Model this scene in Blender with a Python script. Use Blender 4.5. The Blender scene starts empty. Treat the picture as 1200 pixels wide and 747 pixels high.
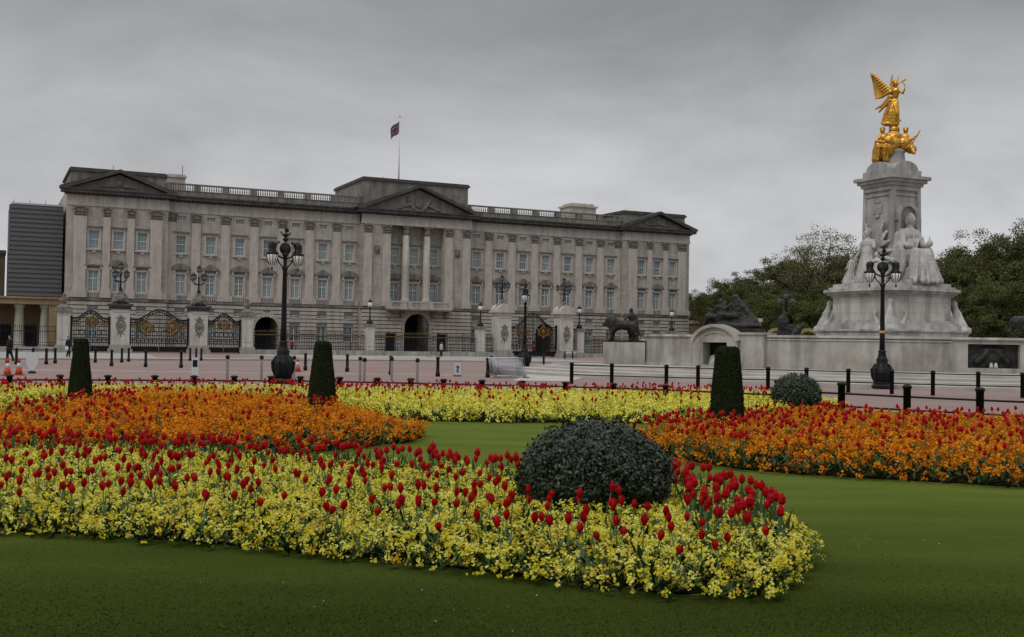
import bpy, bmesh, math, random
import numpy as np
from mathutils import Vector, Matrix, Euler
R = math.radians
rnd = random.Random(7)
nr = np.random.RandomState(11)
scene = bpy.context.scene
COL = scene.collection

# ------------------------------------------------------------------ camera, sky, sun, exposure
F, EYE, ROLL, HZ = 1300.0, 1.65, 0.0159, 403.5
cam = bpy.data.cameras.new('camera'); camo = bpy.data.objects.new('camera', cam); COL.objects.link(camo)
cam.sensor_width = 36; cam.lens = F / 1200 * 36; cam.clip_end = 5000; cam.clip_start = .05
PITCH = math.atan((HZ - 373.5) / F)
camo.matrix_world = (Matrix.Translation((0, 0, EYE)) @ Matrix.Rotation(R(90) + PITCH, 4, 'X') @ Matrix.Rotation(ROLL, 4, 'Z'))
scene.camera = camo
scene.view_settings.view_transform = 'Standard'; scene.view_settings.look = 'None'
scene.view_settings.gamma = 1; scene.view_settings.use_curve_mapping = False
scene.view_settings.exposure = 0.0
scene.cycles.max_bounces = 6; scene.cycles.diffuse_bounces = 3; scene.cycles.glossy_bounces = 2
scene.cycles.transparent_max_bounces = 8

SUN_EL, SUN_AZ = 48, 215          # soft light from behind and left of the camera
w = bpy.data.worlds.new('World'); scene.world = w; w.use_nodes = True
nt = w.node_tree; nt.nodes.clear()
def N(t, **k):
    n = nt.nodes.new(t)
    for a, b in k.items(): setattr(n, a, b)
    return n
out = N('ShaderNodeOutputWorld'); bg = N('ShaderNodeBackground'); bg.inputs[1].default_value = .1
sky = N('ShaderNodeTexSky', sky_type='NISHITA'); sky.sun_disc = False
sky.sun_elevation = R(SUN_EL); sky.sun_rotation = R(SUN_AZ); sky.air_density = 1; sky.dust_density = 4
tc = N('ShaderNodeTexCoord'); sep = N('ShaderNodeSeparateXYZ'); nt.links.new(tc.outputs['Generated'], sep.inputs[0])
ramp = N('ShaderNodeValToRGB'); nt.links.new(sep.outputs['Z'], ramp.inputs[0])
cr = ramp.color_ramp
stops = [(0, .60), (.07, .61), (.13, .575), (.19, .47), (.25, .355), (.31, .275), (.42, .5), (.6, 1.0), (1, 1.2)]
while len(cr.elements) < len(stops): cr.elements.new(.5)
for el, (p, v) in zip(cr.elements, stops): el.position = p; el.color = (v * .96, v * .97, v * 1.0, 1)
mp = N('ShaderNodeMapping'); mp.inputs['Scale'].default_value = (1.7, 1.7, 4.2); nt.links.new(tc.outputs['Generated'], mp.inputs[0])
mp.inputs['Rotation'].default_value = (0, R(3), 0)
no = N('ShaderNodeTexNoise'); no.inputs['Scale'].default_value = 2.1; no.inputs['Detail'].default_value = 6; no.inputs['Roughness'].default_value = .56; no.inputs['Distortion'].default_value = .35
nt.links.new(mp.outputs[0], no.inputs[0])
mr = N('ShaderNodeMapRange'); mr.inputs[1].default_value = .3; mr.inputs[2].default_value = .7; mr.inputs[3].default_value = 7.6; mr.inputs[4].default_value = 12.3
nt.links.new(no.outputs[0], mr.inputs[0])
mul = N('ShaderNodeVectorMath', operation='SCALE'); nt.links.new(ramp.outputs[0], mul.inputs[0]); nt.links.new(mr.outputs[0], mul.inputs['Scale'])
hs = N('ShaderNodeHueSaturation'); hs.inputs['Saturation'].default_value = .25; nt.links.new(sky.outputs[0], hs.inputs['Color'])
mx = N('ShaderNodeMixRGB'); mx.inputs[0].default_value = .93
nt.links.new(hs.outputs[0], mx.inputs[1]); nt.links.new(mul.outputs[0], mx.inputs[2])
nt.links.new(mx.outputs[0], bg.inputs[0]); nt.links.new(bg.outputs[0], out.inputs[0])

sl = bpy.data.lights.new('sun', 'SUN'); sl.energy = .8; sl.angle = R(18); sl.color = (1, .96, .9)
so = bpy.data.objects.new('sun', sl); COL.objects.link(so)
sa = R(SUN_AZ)                       # compass style: 0 = +Y, clockwise
sdir = Vector((math.sin(sa) * math.cos(R(SUN_EL)), math.cos(sa) * math.cos(R(SUN_EL)), math.sin(R(SUN_EL))))
so.rotation_euler = sdir.to_track_quat('Z', 'Y').to_euler()

# ------------------------------------------------------------------ surveying helpers (photo bearings -> places)
def ray(px, py):
    x, y = px - 600, py - 373.5
    c, s = math.cos(ROLL), math.sin(ROLL)
    x, y = c * x + s * y, -s * x + c * y
    return x / F, -(y + 373.5 - HZ) / F
def ground(px, py, z=0.0):
    u, v = ray(px, py); Y = (z - EYE) / v
    return u * Y, Y
def at(px, py, Y):
    u, v = ray(px, py); return u * Y, Y, v * Y + EYE
TH = 0.44437; CX, CY = -16.27, 183.24
DX, DY = math.cos(TH), math.sin(TH); NX, NY = math.sin(TH), -math.cos(TH)
GX, GY = CX + 43 * NX, CY + 43 * NY       # middle of the railings
def on_line(px, py, ox, oy):
    u, v = ray(px, py)
    return (u * oy - ox) / (DX - u * DY)
MX, MY = 29.65, 86.8                       # middle of the memorial

# ------------------------------------------------------------------ materials
MATS = {}
def material(name, color, rough=.8, metal=0, noise=None, noise_scale=5, bump=0, bump_scale=30, spec=.3, brick=None, streak=0, coat=0, sub=None, island=0):
    m = bpy.data.materials.new(name); m.use_nodes = True
    t = m.node_tree; b = t.nodes['Principled BSDF']
    b.inputs['Base Color'].default_value = (*color, 1); b.inputs['Roughness'].default_value = rough
    b.inputs['Metallic'].default_value = metal; b.inputs['Specular IOR Level'].default_value = spec
    if coat: b.inputs['Coat Weight'].default_value = coat
    if sub: b.inputs['Subsurface Weight'].default_value = sub
    tcn = t.nodes.new('ShaderNodeTexCoord'); src = None
    def nz(scale, detail=5, rough_=.6, vec=None):
        n = t.nodes.new('ShaderNodeTexNoise'); n.inputs['Scale'].default_value = scale
        n.inputs['Detail'].default_value = detail; n.inputs['Roughness'].default_value = rough_
        t.links.new(vec if vec is not None else tcn.outputs['Object'], n.inputs['Vector']); return n
    def rgbramp(val, stops):
        r = t.nodes.new('ShaderNodeValToRGB'); t.links.new(val, r.inputs[0])
        while len(r.color_ramp.elements) < len(stops): r.color_ramp.elements.new(.5)
        for e, (p, c) in zip(r.color_ramp.elements, stops): e.position = p; e.color = (*c, 1)
        return r.outputs[0]
    if noise:
        n = nz(noise_scale); src = rgbramp(n.outputs[0], [(.3, color), (.7, noise)])
    def multiply(src, fac_out):
        mm = t.nodes.new('ShaderNodeMixRGB'); mm.blend_type = 'MULTIPLY'; mm.inputs[0].default_value = 1
        if src is None: mm.inputs[1].default_value = (*color, 1)
        else: t.links.new(src, mm.inputs[1])
        t.links.new(fac_out, mm.inputs[2]); return mm.outputs[0]
    if brick:
        bw, bh, dark = brick
        mpn = t.nodes.new('ShaderNodeMapping'); mpn.inputs['Rotation'].default_value = (R(-90), 0, 0)
        t.links.new(tcn.outputs['Object'], mpn.inputs[0])
        bk = t.nodes.new('ShaderNodeTexBrick'); bk.inputs['Scale'].default_value = 1
        bk.inputs['Brick Width'].default_value = bw; bk.inputs['Row Height'].default_value = bh
        bk.inputs['Mortar Size'].default_value = .018; bk.inputs['Color1'].default_value = (1, 1, 1, 1)
        bk.inputs['Color2'].default_value = (.84, .83, .8, 1); bk.inputs['Mortar'].default_value = (dark, dark, dark, 1)
        t.links.new(mpn.outputs[0], bk.inputs['Vector']); src = multiply(src, bk.outputs[0])
    if streak:
        mpn = t.nodes.new('ShaderNodeMapping'); mpn.inputs['Scale'].default_value = (1.1, 1.1, .16)
        t.links.new(tcn.outputs['Object'], mpn.inputs[0])
        n = nz(1.3, 7, .65, mpn.outputs[0])
        src = multiply(src, rgbramp(n.outputs[0], [(.34, (1 - streak,) * 3), (.58, (1, 1, 1))]))
    if island:
        g = t.nodes.new('ShaderNodeNewGeometry')
        src = multiply(src, rgbramp(g.outputs['Random Per Island'], [(0, (1 - island,) * 3), (1, (1 + island * .6,) * 3)]))
    if src is not None: t.links.new(src, b.inputs['Base Color'])
    if bump:
        n = nz(bump_scale, 4); bn = t.nodes.new('ShaderNodeBump'); bn.inputs['Strength'].default_value = bump
        bn.inputs['Distance'].default_value = .05
        t.links.new(n.outputs[0], bn.inputs['Height']); t.links.new(bn.outputs[0], b.inputs['Normal'])
    MATS[name] = m; return m
M = material
stone = M('portland stone', (.49, .455, .408), .9, noise=(.385, .357, .322), noise_scale=.45, brick=(1.5, .52, .68), streak=.28, bump=.15)
stone_plain = M('carved portland stone', (.52, .475, .425), .9, noise=(.42, .385, .345), noise_scale=1.2, streak=.28, bump=.2)
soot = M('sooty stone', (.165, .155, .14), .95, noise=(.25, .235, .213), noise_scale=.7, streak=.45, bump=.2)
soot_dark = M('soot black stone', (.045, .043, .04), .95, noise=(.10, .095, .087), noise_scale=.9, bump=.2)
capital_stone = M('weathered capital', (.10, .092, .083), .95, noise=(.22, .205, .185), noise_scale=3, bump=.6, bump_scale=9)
rustic = M('rusticated stone', (.50, .465, .42), .9, noise=(.40, .37, .335), noise_scale=.8, streak=.3, bump=.15)
joint_m = M('recessed joint stone', (.20, .18, .16), .95, noise=(.27, .25, .22), noise_scale=.8)
pier_m = M('pale pier stone', (.56, .535, .49), .9, noise=(.44, .42, .385), noise_scale=1.1, streak=.3, bump=.2)
lamp_dark = M('smoked lamp glass', (.10, .105, .11), .2, spec=.5)
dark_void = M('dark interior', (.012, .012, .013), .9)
pane_m = M('window pane', (.13, .21, .245), .12, spec=.6, noise=(.20, .28, .30), noise_scale=.23)
pane_dark = M('window pane dark', (.085, .15, .175), .1, spec=.6, noise=(.13, .20, .22), noise_scale=.5)
pane_pale = M('window pane with blind', (.20, .27, .28), .2, spec=.5, noise=(.26, .32, .32), noise_scale=.4)
frame_m = M('white paint', (.62, .62, .60), .5)
iron = M('black iron', (.009, .009, .010), .5, spec=.22)
gold = M('gilding', (.66, .37, .07), .36, metal=1, noise=(.40, .20, .035), noise_scale=2.5)
gold_dull = M('weathered gilding', (.26, .155, .045), .55, metal=.5, noise=(.12, .07, .025), noise_scale=6)
marble = M('white marble', (.56, .55, .522), .7, noise=(.37, .36, .34), noise_scale=.8, streak=.5, bump=.12)
marble_block = M('marble ashlar', (.62, .61, .58), .75, noise=(.45, .44, .415), noise_scale=.5, brick=(1.9, .75, .72), streak=.42, bump=.1)
shaft_m = M('grey pylon marble', (.44, .435, .42), .75, noise=(.33, .325, .31), noise_scale=.6, brick=(2.4, 1.2, .8), streak=.35, bump=.1)
granite = M('pedestal granite', (.46, .445, .41), .8, noise=(.29, .265, .23), noise_scale=.8, streak=.42, bump=.1)
step_m = M('pale paving', (.46, .435, .40), .85, noise=(.33, .31, .28), noise_scale=.6, bump=.1)
bronze = M('dark bronze', (.017, .016, .015), .5, metal=.3, spec=.35, noise=(.035, .035, .032), noise_scale=4)
tarmac = M('red tarmac', (.27, .185, .165), .9, noise=(.205, .15, .138), noise_scale=.18, bump=.25, bump_scale=60)
pave = M('grey paving', (.34, .325, .30), .9, noise=(.25, .24, .225), noise_scale=.5, bump=.15)
forecourt_m = M('forecourt gravel', (.17, .11, .095), .95, noise=(.12, .08, .07), noise_scale=.4)
paint_w = M('road paint', (.62, .62, .60), .7)
kerb_m = M('kerb granite', (.33, .32, .30), .85, noise=(.22, .215, .2), noise_scale=3)
soil = M('dark soil', (.008, .0065, .005), 1, spec=0, noise=(.018, .014, .010), noise_scale=14, bump=.6)
park = M('park grass', (.03, .045, .014), 1, noise=(.045, .055, .02), noise_scale=.05)
cladding = M('grey cladding', (.10, .102, .108), .55, noise=(.08, .082, .086), noise_scale=.8)
yellow_stone = M('ochre render', (.36, .27, .15), .9, noise=(.28, .21, .12), noise_scale=.6, streak=.3)
brown_stone = M('brown brick', (.13, .10, .065), .95, noise=(.09, .07, .045), noise_scale=.8)
col_stone = M('pale column stone', (.44, .44, .37), .9, noise=(.34, .34, .29), noise_scale=1)
glass_l = M('lamp glass', (.72, .73, .72), .18, spec=.5)
cone_o = M('cone orange', (.42, .07, .02), .7); white_p = M('white plastic', (.52, .53, .54), .5)
blue_p = M('blue paint', (.03, .09, .30), .5); red_cloth = M('scarlet cloth', (.5, .02, .03), .9)
dark_cloth = M('dark cloth', (.015, .016, .022), .9); skin_m = M('skin', (.42, .26, .19), .6)
pale_cloth = M('pale cloth', (.42, .43, .42), .9); steel = M('galvanised steel', (.45, .46, .48), .4, metal=.7)
bark = M('bark', (.05, .042, .033), .95, noise=(.085, .075, .06), noise_scale=3, bump=.5, bump_scale=8)
def leafm(name, c, i=.35, rough=.65, spec=.1, through=0):
    m = M(name, c, rough, island=i, spec=spec)
    if through:                      # thin petals let light through
        t = m.node_tree; b = t.nodes['Principled BSDF']; tr = t.nodes.new('ShaderNodeBsdfTranslucent'); mx_ = t.nodes.new('ShaderNodeMixShader'); mx_.inputs[0].default_value = through
        t.links.new(b.inputs['Base Color'].links[0].from_socket, tr.inputs[0]); t.links.new(b.outputs[0], mx_.inputs[1]); t.links.new(tr.outputs[0], mx_.inputs[2]); t.links.new(mx_.outputs[0], t.nodes['Material Output'].inputs[0])
    return m
yellow_pale = leafm('pale yellow petal', (.88, .84, .18), .15, through=.4); yellow_mid = leafm('yellow petal', (.82, .71, .04), .2, through=.4)
yellow_deep = leafm('golden petal', (.74, .46, .02), .2, through=.4); orange_pet = leafm('orange petal', (.82, .25, .006), .25, through=.4); orange_deep = leafm('amber petal', (.84, .37, .01), .25, through=.4)
orange_rust = leafm('rust petal', (.42, .10, .01), .3)
tulip_red = leafm('tulip petal', (.46, .004, .007), .3, .5, .12, .25); stem_m = leafm('green stem', (.10, .16, .045), .3)
tulip_leaf = leafm('tulip leaf', (.075, .135, .06), .3, .5); wall_leaf = leafm('wallflower leaf', (.045, .085, .022), .45)
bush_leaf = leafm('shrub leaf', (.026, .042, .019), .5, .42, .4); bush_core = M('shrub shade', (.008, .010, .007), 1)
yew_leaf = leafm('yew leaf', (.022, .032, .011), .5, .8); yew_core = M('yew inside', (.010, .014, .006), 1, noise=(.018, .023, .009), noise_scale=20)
grass_leaf = leafm('grass blade', (.058, .084, .0125), .10, .9, .0)

def lawn_material():
    m = bpy.data.materials.new('mown lawn'); m.use_nodes = True; t = m.node_tree; b = t.nodes['Principled BSDF']
    b.inputs['Roughness'].default_value = .95; b.inputs['Specular IOR Level'].default_value = .03
    tcn = t.nodes.new('ShaderNodeTexCoord')
    def nz(s, sc=(1, 1, 1), d=5):
        mpn = t.nodes.new('ShaderNodeMapping'); mpn.inputs['Scale'].default_value = sc; t.links.new(tcn.outputs['Object'], mpn.inputs[0])
        n = t.nodes.new('ShaderNodeTexNoise'); n.inputs['Scale'].default_value = s; n.inputs['Detail'].default_value = d
        t.links.new(mpn.outputs[0], n.inputs['Vector']); return n.outputs[0]
    def ramp(val, a, b_, lo=.3, hi=.7):
        r = t.nodes.new('ShaderNodeValToRGB'); t.links.new(val, r.inputs[0])
        r.color_ramp.elements[0].position = lo; r.color_ramp.elements[0].color = (*a, 1)
        r.color_ramp.elements[1].position = hi; r.color_ramp.elements[1].color = (*b_, 1); return r.outputs[0]
    def near_shade_stripes(sp_):
        # painted shade: lawn colour darkens towards the camera, plus faint mowing stripes
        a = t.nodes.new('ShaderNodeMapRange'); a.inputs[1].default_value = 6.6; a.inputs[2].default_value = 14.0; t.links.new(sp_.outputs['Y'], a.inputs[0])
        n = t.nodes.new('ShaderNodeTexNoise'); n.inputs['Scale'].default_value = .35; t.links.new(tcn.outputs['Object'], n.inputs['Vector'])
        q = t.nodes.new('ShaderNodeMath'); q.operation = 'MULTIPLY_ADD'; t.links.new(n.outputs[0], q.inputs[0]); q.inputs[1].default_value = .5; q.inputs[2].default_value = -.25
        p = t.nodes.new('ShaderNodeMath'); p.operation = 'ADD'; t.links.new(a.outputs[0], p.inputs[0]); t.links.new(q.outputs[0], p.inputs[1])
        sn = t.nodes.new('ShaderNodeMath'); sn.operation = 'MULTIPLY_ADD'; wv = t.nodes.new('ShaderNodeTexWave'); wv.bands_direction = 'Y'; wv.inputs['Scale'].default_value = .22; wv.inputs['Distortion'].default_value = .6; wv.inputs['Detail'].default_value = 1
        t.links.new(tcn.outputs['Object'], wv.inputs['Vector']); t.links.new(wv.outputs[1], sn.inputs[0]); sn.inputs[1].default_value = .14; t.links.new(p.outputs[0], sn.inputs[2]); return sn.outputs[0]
    c1 = ramp(nz(.55, (.6, 2.4, 1)), (.090, .124, .018), (.128, .168, .030))
    sp_ = t.nodes.new('ShaderNodeSeparateXYZ'); t.links.new(tcn.outputs['Object'], sp_.inputs[0])
    c3 = ramp(sp_.outputs['Y'], (.29, .31, .28), (1, 1, 1), 0, 1); t.links.new(near_shade_stripes(sp_), c3.node.inputs[0])
    c2 = ramp(nz(45, (1, 1, 1), 3), (.88, .88, .85), (1.08, 1.08, 1.08))
    mm = t.nodes.new('ShaderNodeMixRGB'); mm.blend_type = 'MULTIPLY'; mm.inputs[0].default_value = 1
    t.links.new(c1, mm.inputs[1]); t.links.new(c2, mm.inputs[2])
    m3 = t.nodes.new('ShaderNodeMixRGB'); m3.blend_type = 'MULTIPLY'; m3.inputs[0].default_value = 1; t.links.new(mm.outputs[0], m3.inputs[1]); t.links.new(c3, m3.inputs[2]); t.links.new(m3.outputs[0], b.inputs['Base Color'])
    bn = t.nodes.new('ShaderNodeBump'); bn.inputs['Strength'].default_value = .7; bn.inputs['Distance'].default_value = .02
    t.links.new(nz(120, (1, 1, 1), 2), bn.inputs['Height']); t.links.new(bn.outputs[0], b.inputs['Normal'])
    return m
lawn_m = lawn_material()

# ------------------------------------------------------------------ mesh builder
class MB:
    def __init__(s): s.v = []; s.f = []; s.m = []; s.sm = []
    def add(s, vs, fs, mat=0, smooth=False, X=None):
        o = len(s.v)
        s.v += [tuple(X @ Vector(p)) for p in vs] if X is not None else [tuple(p) for p in vs]
        for f in fs: s.f.append([o + i for i in f]); s.m.append(mat); s.sm.append(smooth)
        return s
    def box(s, x0, x1, y0, y1, z0, z1, mat=0, X=None):
        return s.add([(x0, y0, z0), (x1, y0, z0), (x1, y1, z0), (x0, y1, z0), (x0, y0, z1), (x1, y0, z1), (x1, y1, z1), (x0, y1, z1)],
              [(0, 3, 2, 1), (4, 5, 6, 7), (0, 1, 5, 4), (1, 2, 6, 5), (2, 3, 7, 6), (3, 0, 4, 7)], mat, False, X)
    def lathe(s, prof, n=16, c=(0, 0, 0), mat=0, smooth=True, X=None, rot=0):
        vs = []; fs = []
        for r, z in prof:
            for k in range(n):
                a = 2 * math.pi * (k + rot) / n; vs.append((c[0] + r * math.cos(a), c[1] + r * math.sin(a), c[2] + z))
        for i in range(len(prof) - 1):
            for k in range(n):
                k2 = (k + 1) % n; fs.append((i * n + k, i * n + k2, (i + 1) * n + k2, (i + 1) * n + k))
        fs.append(tuple(range(n))[::-1]); fs.append(tuple(range((len(prof) - 1) * n, len(prof) * n)))
        return s.add(vs, fs, mat, smooth, X)
    def prism(s, poly, y0, y1, mat=0, X=None):       # polygon in x,z pushed along y
        n = len(poly)
        vs = [(x, y0, z) for x, z in poly] + [(x, y1, z) for x, z in poly]
        fs = [tuple(range(n)), tuple(range(n, 2 * n))[::-1]] + [(i, i + n, (i + 1) % n + n, (i + 1) % n) for i in range(n)]
        return s.add(vs, fs, mat, False, X)
    def slab(s, poly, z0, z1, mat=0):                # polygon in x,y pushed along z
        n = len(poly)
        vs = [(x, y, z0) for x, y in poly] + [(x, y, z1) for x, y in poly]
        fs = [tuple(range(n))[::-1], tuple(range(n, 2 * n))] + [(i, (i + 1) % n, (i + 1) % n + n, i + n) for i in range(n)]
        return s.add(vs, fs, mat)
    def tube(s, pts, rads, n=8, mat=0, smooth=True, X=None):
        pts = [Vector(p) for p in pts]
        if not hasattr(rads, '__len__'): rads = [rads] * len(pts)
        vs = []; fs = []
        for i, p in enumerate(pts):
            d = (pts[min(i + 1, len(pts) - 1)] - pts[max(i - 1, 0)]).normalized()
            a = d.cross(Vector((0, 0, 1)) if abs(d.z) < .95 else Vector((0, 1, 0))).normalized(); b = d.cross(a)
            for k in range(n):
                t = 2 * math.pi * k / n; vs.append(p + rads[i] * (math.cos(t) * a + math.sin(t) * b))
        for i in range(len(pts) - 1):
            for k in range(n):
                k2 = (k + 1) % n; fs.append((i * n + k, i * n + k2, (i + 1) * n + k2, (i + 1) * n + k))
        fs.append(tuple(range(n))); fs.append(tuple(range((len(pts) - 1) * n, len(pts) * n))[::-1])
        return s.add(vs, fs, mat, smooth, X)
    def ell(s, c, r, nu=12, nv=8, mat=0, X=None, rot=None):
        if not hasattr(r, '__len__'): r = (r, r, r)
        Q = Euler(rot).to_matrix() if rot else None; c = Vector(c); vs = []; fs = []
        for i in range(nv + 1):
            ph = math.pi * i / nv
            for k in range(nu):
                a = 2 * math.pi * k / nu
                p = Vector((r[0] * math.sin(ph) * math.cos(a), r[1] * math.sin(ph) * math.sin(a), r[2] * math.cos(ph)))
                vs.append(c + (Q @ p if Q else p))
        for i in range(nv):
            for k in range(nu):
                k2 = (k + 1) % nu; fs.append((i * nu + k, (i + 1) * nu + k, (i + 1) * nu + k2, i * nu + k2))
        return s.add(vs, fs, mat, True, X)
    def mesh(s, name, mats):
        me = bpy.data.meshes.new(name); me.from_pydata(s.v, [], s.f)
        for m in (mats if isinstance(mats, (list, tuple)) else [mats]): me.materials.append(m)
        me.polygons.foreach_set('material_index', s.m); me.polygons.foreach_set('use_smooth', s.sm)
        bm = bmesh.new(); bm.from_mesh(me); bmesh.ops.recalc_face_normals(bm, faces=bm.faces); bm.to_mesh(me); bm.free()
        me.update(); return me
    def build(s, name, mats, parent=None, loc=(0, 0, 0), rz=0): return obj(name, s.mesh(name, mats), parent, loc, rz)
def obj(name, me, parent=None, loc=(0, 0, 0), rz=0):
    o = bpy.data.objects.new(name, me); COL.objects.link(o); o.location = loc; o.rotation_euler = (0, 0, rz); o.parent = parent; return o
def tag(o, label=None, cat=None, group=None, kind=None):
    for k, v in (('label', label), ('category', cat), ('group', group), ('kind', kind)):
        if v: o[k] = v
    return o
def thing(name, label, cat, loc=(0, 0, 0), rz=0, group=None):
    return tag(obj(name, None, None, loc, rz), label, cat, group)
def copy_tree(o, loc=None, rz=None, label=None, parent=None, scale=None):
    c = o.copy(); COL.objects.link(c); c.parent = parent
    if loc is not None: c.location = loc
    if rz is not None: c.rotation_euler = (0, 0, rz)
    if scale is not None: c.scale = (scale,) * 3 if not hasattr(scale, '__len__') else scale
    if label: c['label'] = label
    for ch in list(o.children): copy_tree(ch, parent=c)
    return c
def struct(name, mb, mats): return tag(mb.build(name, mats), kind='structure')

def wall_holes(mb, x0, x1, z0, z1, y, holes, depth, mat=0):
    xs = sorted({x0, x1, *[h[0] for h in holes], *[h[1] for h in holes]}); zs = sorted({z0, z1, *[h[2] for h in holes], *[h[3] for h in holes]})
    xs = [x for x in xs if x0 <= x <= x1]; zs = [z for z in zs if z0 <= z <= z1]
    for a, b in zip(xs, xs[1:]):
        for c, d in zip(zs, zs[1:]):
            mx_, mz_ = (a + b) / 2, (c + d) / 2
            if any(h[0] < mx_ < h[1] and h[2] < mz_ < h[3] for h in holes): continue
            mb.add([(a, y, c), (b, y, c), (b, y, d), (a, y, d)], [(0, 1, 2, 3)], mat)
    for a, b, c, d in holes:
        for q in ([(a, y, c), (a, y, d), (a, y + depth, d), (a, y + depth, c)], [(b, y, c), (b, y + depth, c), (b, y + depth, d), (b, y, d)],
                  [(a, y, d), (b, y, d), (b, y + depth, d), (a, y + depth, d)], [(a, y, c), (a, y + depth, c), (b, y + depth, c), (b, y, c)]):
            mb.add(q, [(0, 1, 2, 3)], mat)
def spandrel(mb, xc, half, zs, ztop, y0, y1, mat=0, n=14):       # wall filling above a round arch inside its rectangle
    pts = [(xc - half, zs), (xc - half, ztop), (xc + half, ztop), (xc + half, zs)]
    pts += [(xc + half * math.cos(math.pi * k / n), zs + (ztop - zs - .002) * math.sin(math.pi * k / n)) for k in range(1, n)]
    mb.prism(pts, y0, y1, mat)

def sculpt(name, parts, voxel, mat, parent=None, loc=(0, 0, 0), rz=0, noise=0, nscale=.4, smooth=2):
    """one continuous carved figure: rounded volumes fused by a voxel remesh"""
    mb = MB()
    for p in parts:
        if p[0] == 'e': mb.ell(p[1], p[2], 14, 10, rot=p[3] if len(p) > 3 else None)
        elif p[0] == 'c':
            a, b, r1, r2 = Vector(p[1]), Vector(p[2]), p[3], p[4]; k = 4
            mb.tube([a.lerp(b, i / k) for i in range(k + 1)], [r1 + (r2 - r1) * i / k for i in range(k + 1)], 10)
            mb.ell(a, r1, 10, 6); mb.ell(b, r2, 10, 6)
        elif p[0] == 'b': mb.box(*p[1])
    tmp = mb.build('tmp', mat)
    md = tmp.modifiers.new('r', 'REMESH'); md.mode = 'VOXEL'; md.voxel_size = voxel; md.use_smooth_shade = True
    sm_ = tmp.modifiers.new('s', 'SMOOTH'); sm_.iterations = smooth; sm_.factor = .5
    if noise:
        tx = bpy.data.textures.new('folds', 'CLOUDS'); tx.noise_scale = nscale; tx.noise_depth = 2
        dm = tmp.modifiers.new('d', 'DISPLACE'); dm.texture = tx; dm.strength = noise; dm.mid_level = .5; dm.texture_coords = 'LOCAL'
    dg = bpy.context.evaluated_depsgraph_get(); me = bpy.data.meshes.new_from_object(tmp.evaluated_get(dg))
    bpy.data.objects.remove(tmp); me.name = name
    return obj(name, me, parent, loc, rz)

# ------------------------------------------------------------------ ground, road, pavements
struct('park_ground', MB().add([(-1500, -60, -.16), (1500, -60, -.16), (1500, 3000, -.16), (-1500, 3000, -.16)], [(0, 1, 2, 3)]), park)
struct('road', MB().add([(-160, 18, -.12), (160, 18, -.12), (160, 175, -.12), (-160, 175, -.12)], [(0, 1, 2, 3)]), tarmac)
def line_pt(t, off): return (GX + t * DX + off * NX, GY + t * DY + off * NY)
# pavement outside the railings and the forecourt behind them
struct('forecourt', MB().slab([line_pt(-75, -.5), line_pt(75, -.5), line_pt(75, -60), line_pt(-75, -60)], -.11, -.02), forecourt_m)
mb = MB(); pv = [line_pt(-75, -.5)] + [line_pt(t, o) for t, o in ((-75, 40), (-52, 36), (-30, 30), (-10, 33), (10, 37), (14, 38), (26, 30), (45, 25), (75, 25))] + [line_pt(75, -.5)]
mb.slab(pv, -.11, .0); struct('palace_pavement', mb, pave)
# the red carriageway to the side gates crosses the pavement
mb = MB()
for a, b in ((-47.5, -38.5), (-3.5, 8)):
    pts = [line_pt(a, -.4), line_pt(b, -.4), line_pt(b + 3, 29), line_pt(a - 3, 29)]
    mb.add([(x, y, .004) for x, y in pts], [(0, 1, 2, 3)])
struct('gate_carriageway', mb, tarmac)
mb = MB()
for i in range(34):
    x = -38 + i * 2.4; mb.add([(x, 63.5 + .18 * x, -.116), (x + 1.5, 63.5 + .18 * (x + 1.5), -.116), (x + 1.5, 63.72 + .18 * (x + 1.5), -.116), (x, 63.72 + .18 * x, -.116)], [(0, 1, 2, 3)])
for (x0, y0, x1, y1) in ((-46, 57, 6, 61), (-46, 79, -4, 84)):
    mb.add([(x0, y0, -.116), (x1, y1, -.116), (x1, y1 + .2, -.116), (x0, y0 + .2, -.116)], [(0, 1, 2, 3)])
struct('road_markings', mb, paint_w)
# lawn with a rounded far edge behind the beds
lawn_edge = [(-60, 31.0), (-30, 31.0), (-16, 32.2), (-10, 32.8), (-4, 33.0), (2, 32.6), (7, 31.4), (11, 29.2), (14, 26.6), (17, 24.6), (22, 22.8), (40, 18)]
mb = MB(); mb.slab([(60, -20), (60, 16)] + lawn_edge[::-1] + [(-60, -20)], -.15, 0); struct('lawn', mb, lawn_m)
mb = MB()
for (a, b) in zip(lawn_edge, lawn_edge[1:]):
    d = (Vector(b) - Vector(a)).normalized(); n_ = Vector((-d.y, d.x))
    q = [Vector(a) + n_ * .004, Vector(b) + n_ * .004, Vector(b) + n_ * .22, Vector(a) + n_ * .22]; mb.slab([tuple(p) for p in q], -.15, .012)
struct('kerb', mb, kerb_m)

# ------------------------------------------------------------------ the palace
P = thing('palace', 'long pale stone palace with pedimented centre and rows of blue-grey sash windows', 'palace', (CX, CY, 0), TH)
def part(name, mb, mats, parent=P): return mb.build(name, mats, parent)
WING = [11.17 + 4.388 * i for i in range(7)]
wing_x = [-x for x in WING[::-1]] + WING
pav_x = [-49.92, -46.57, -43.21, 43.21, 46.57, 49.92]
cen_x = [-3.4, 0, 3.4]
YP, YC, YR = -1.2, -1.5, .35           # front planes of pavilions, centre and the recessed loggia
ARCH = [-24.335, 24.335]
def plane(x): return YP if abs(x) > 39.6 else (YC if abs(x) < 9.5 else 0)
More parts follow.
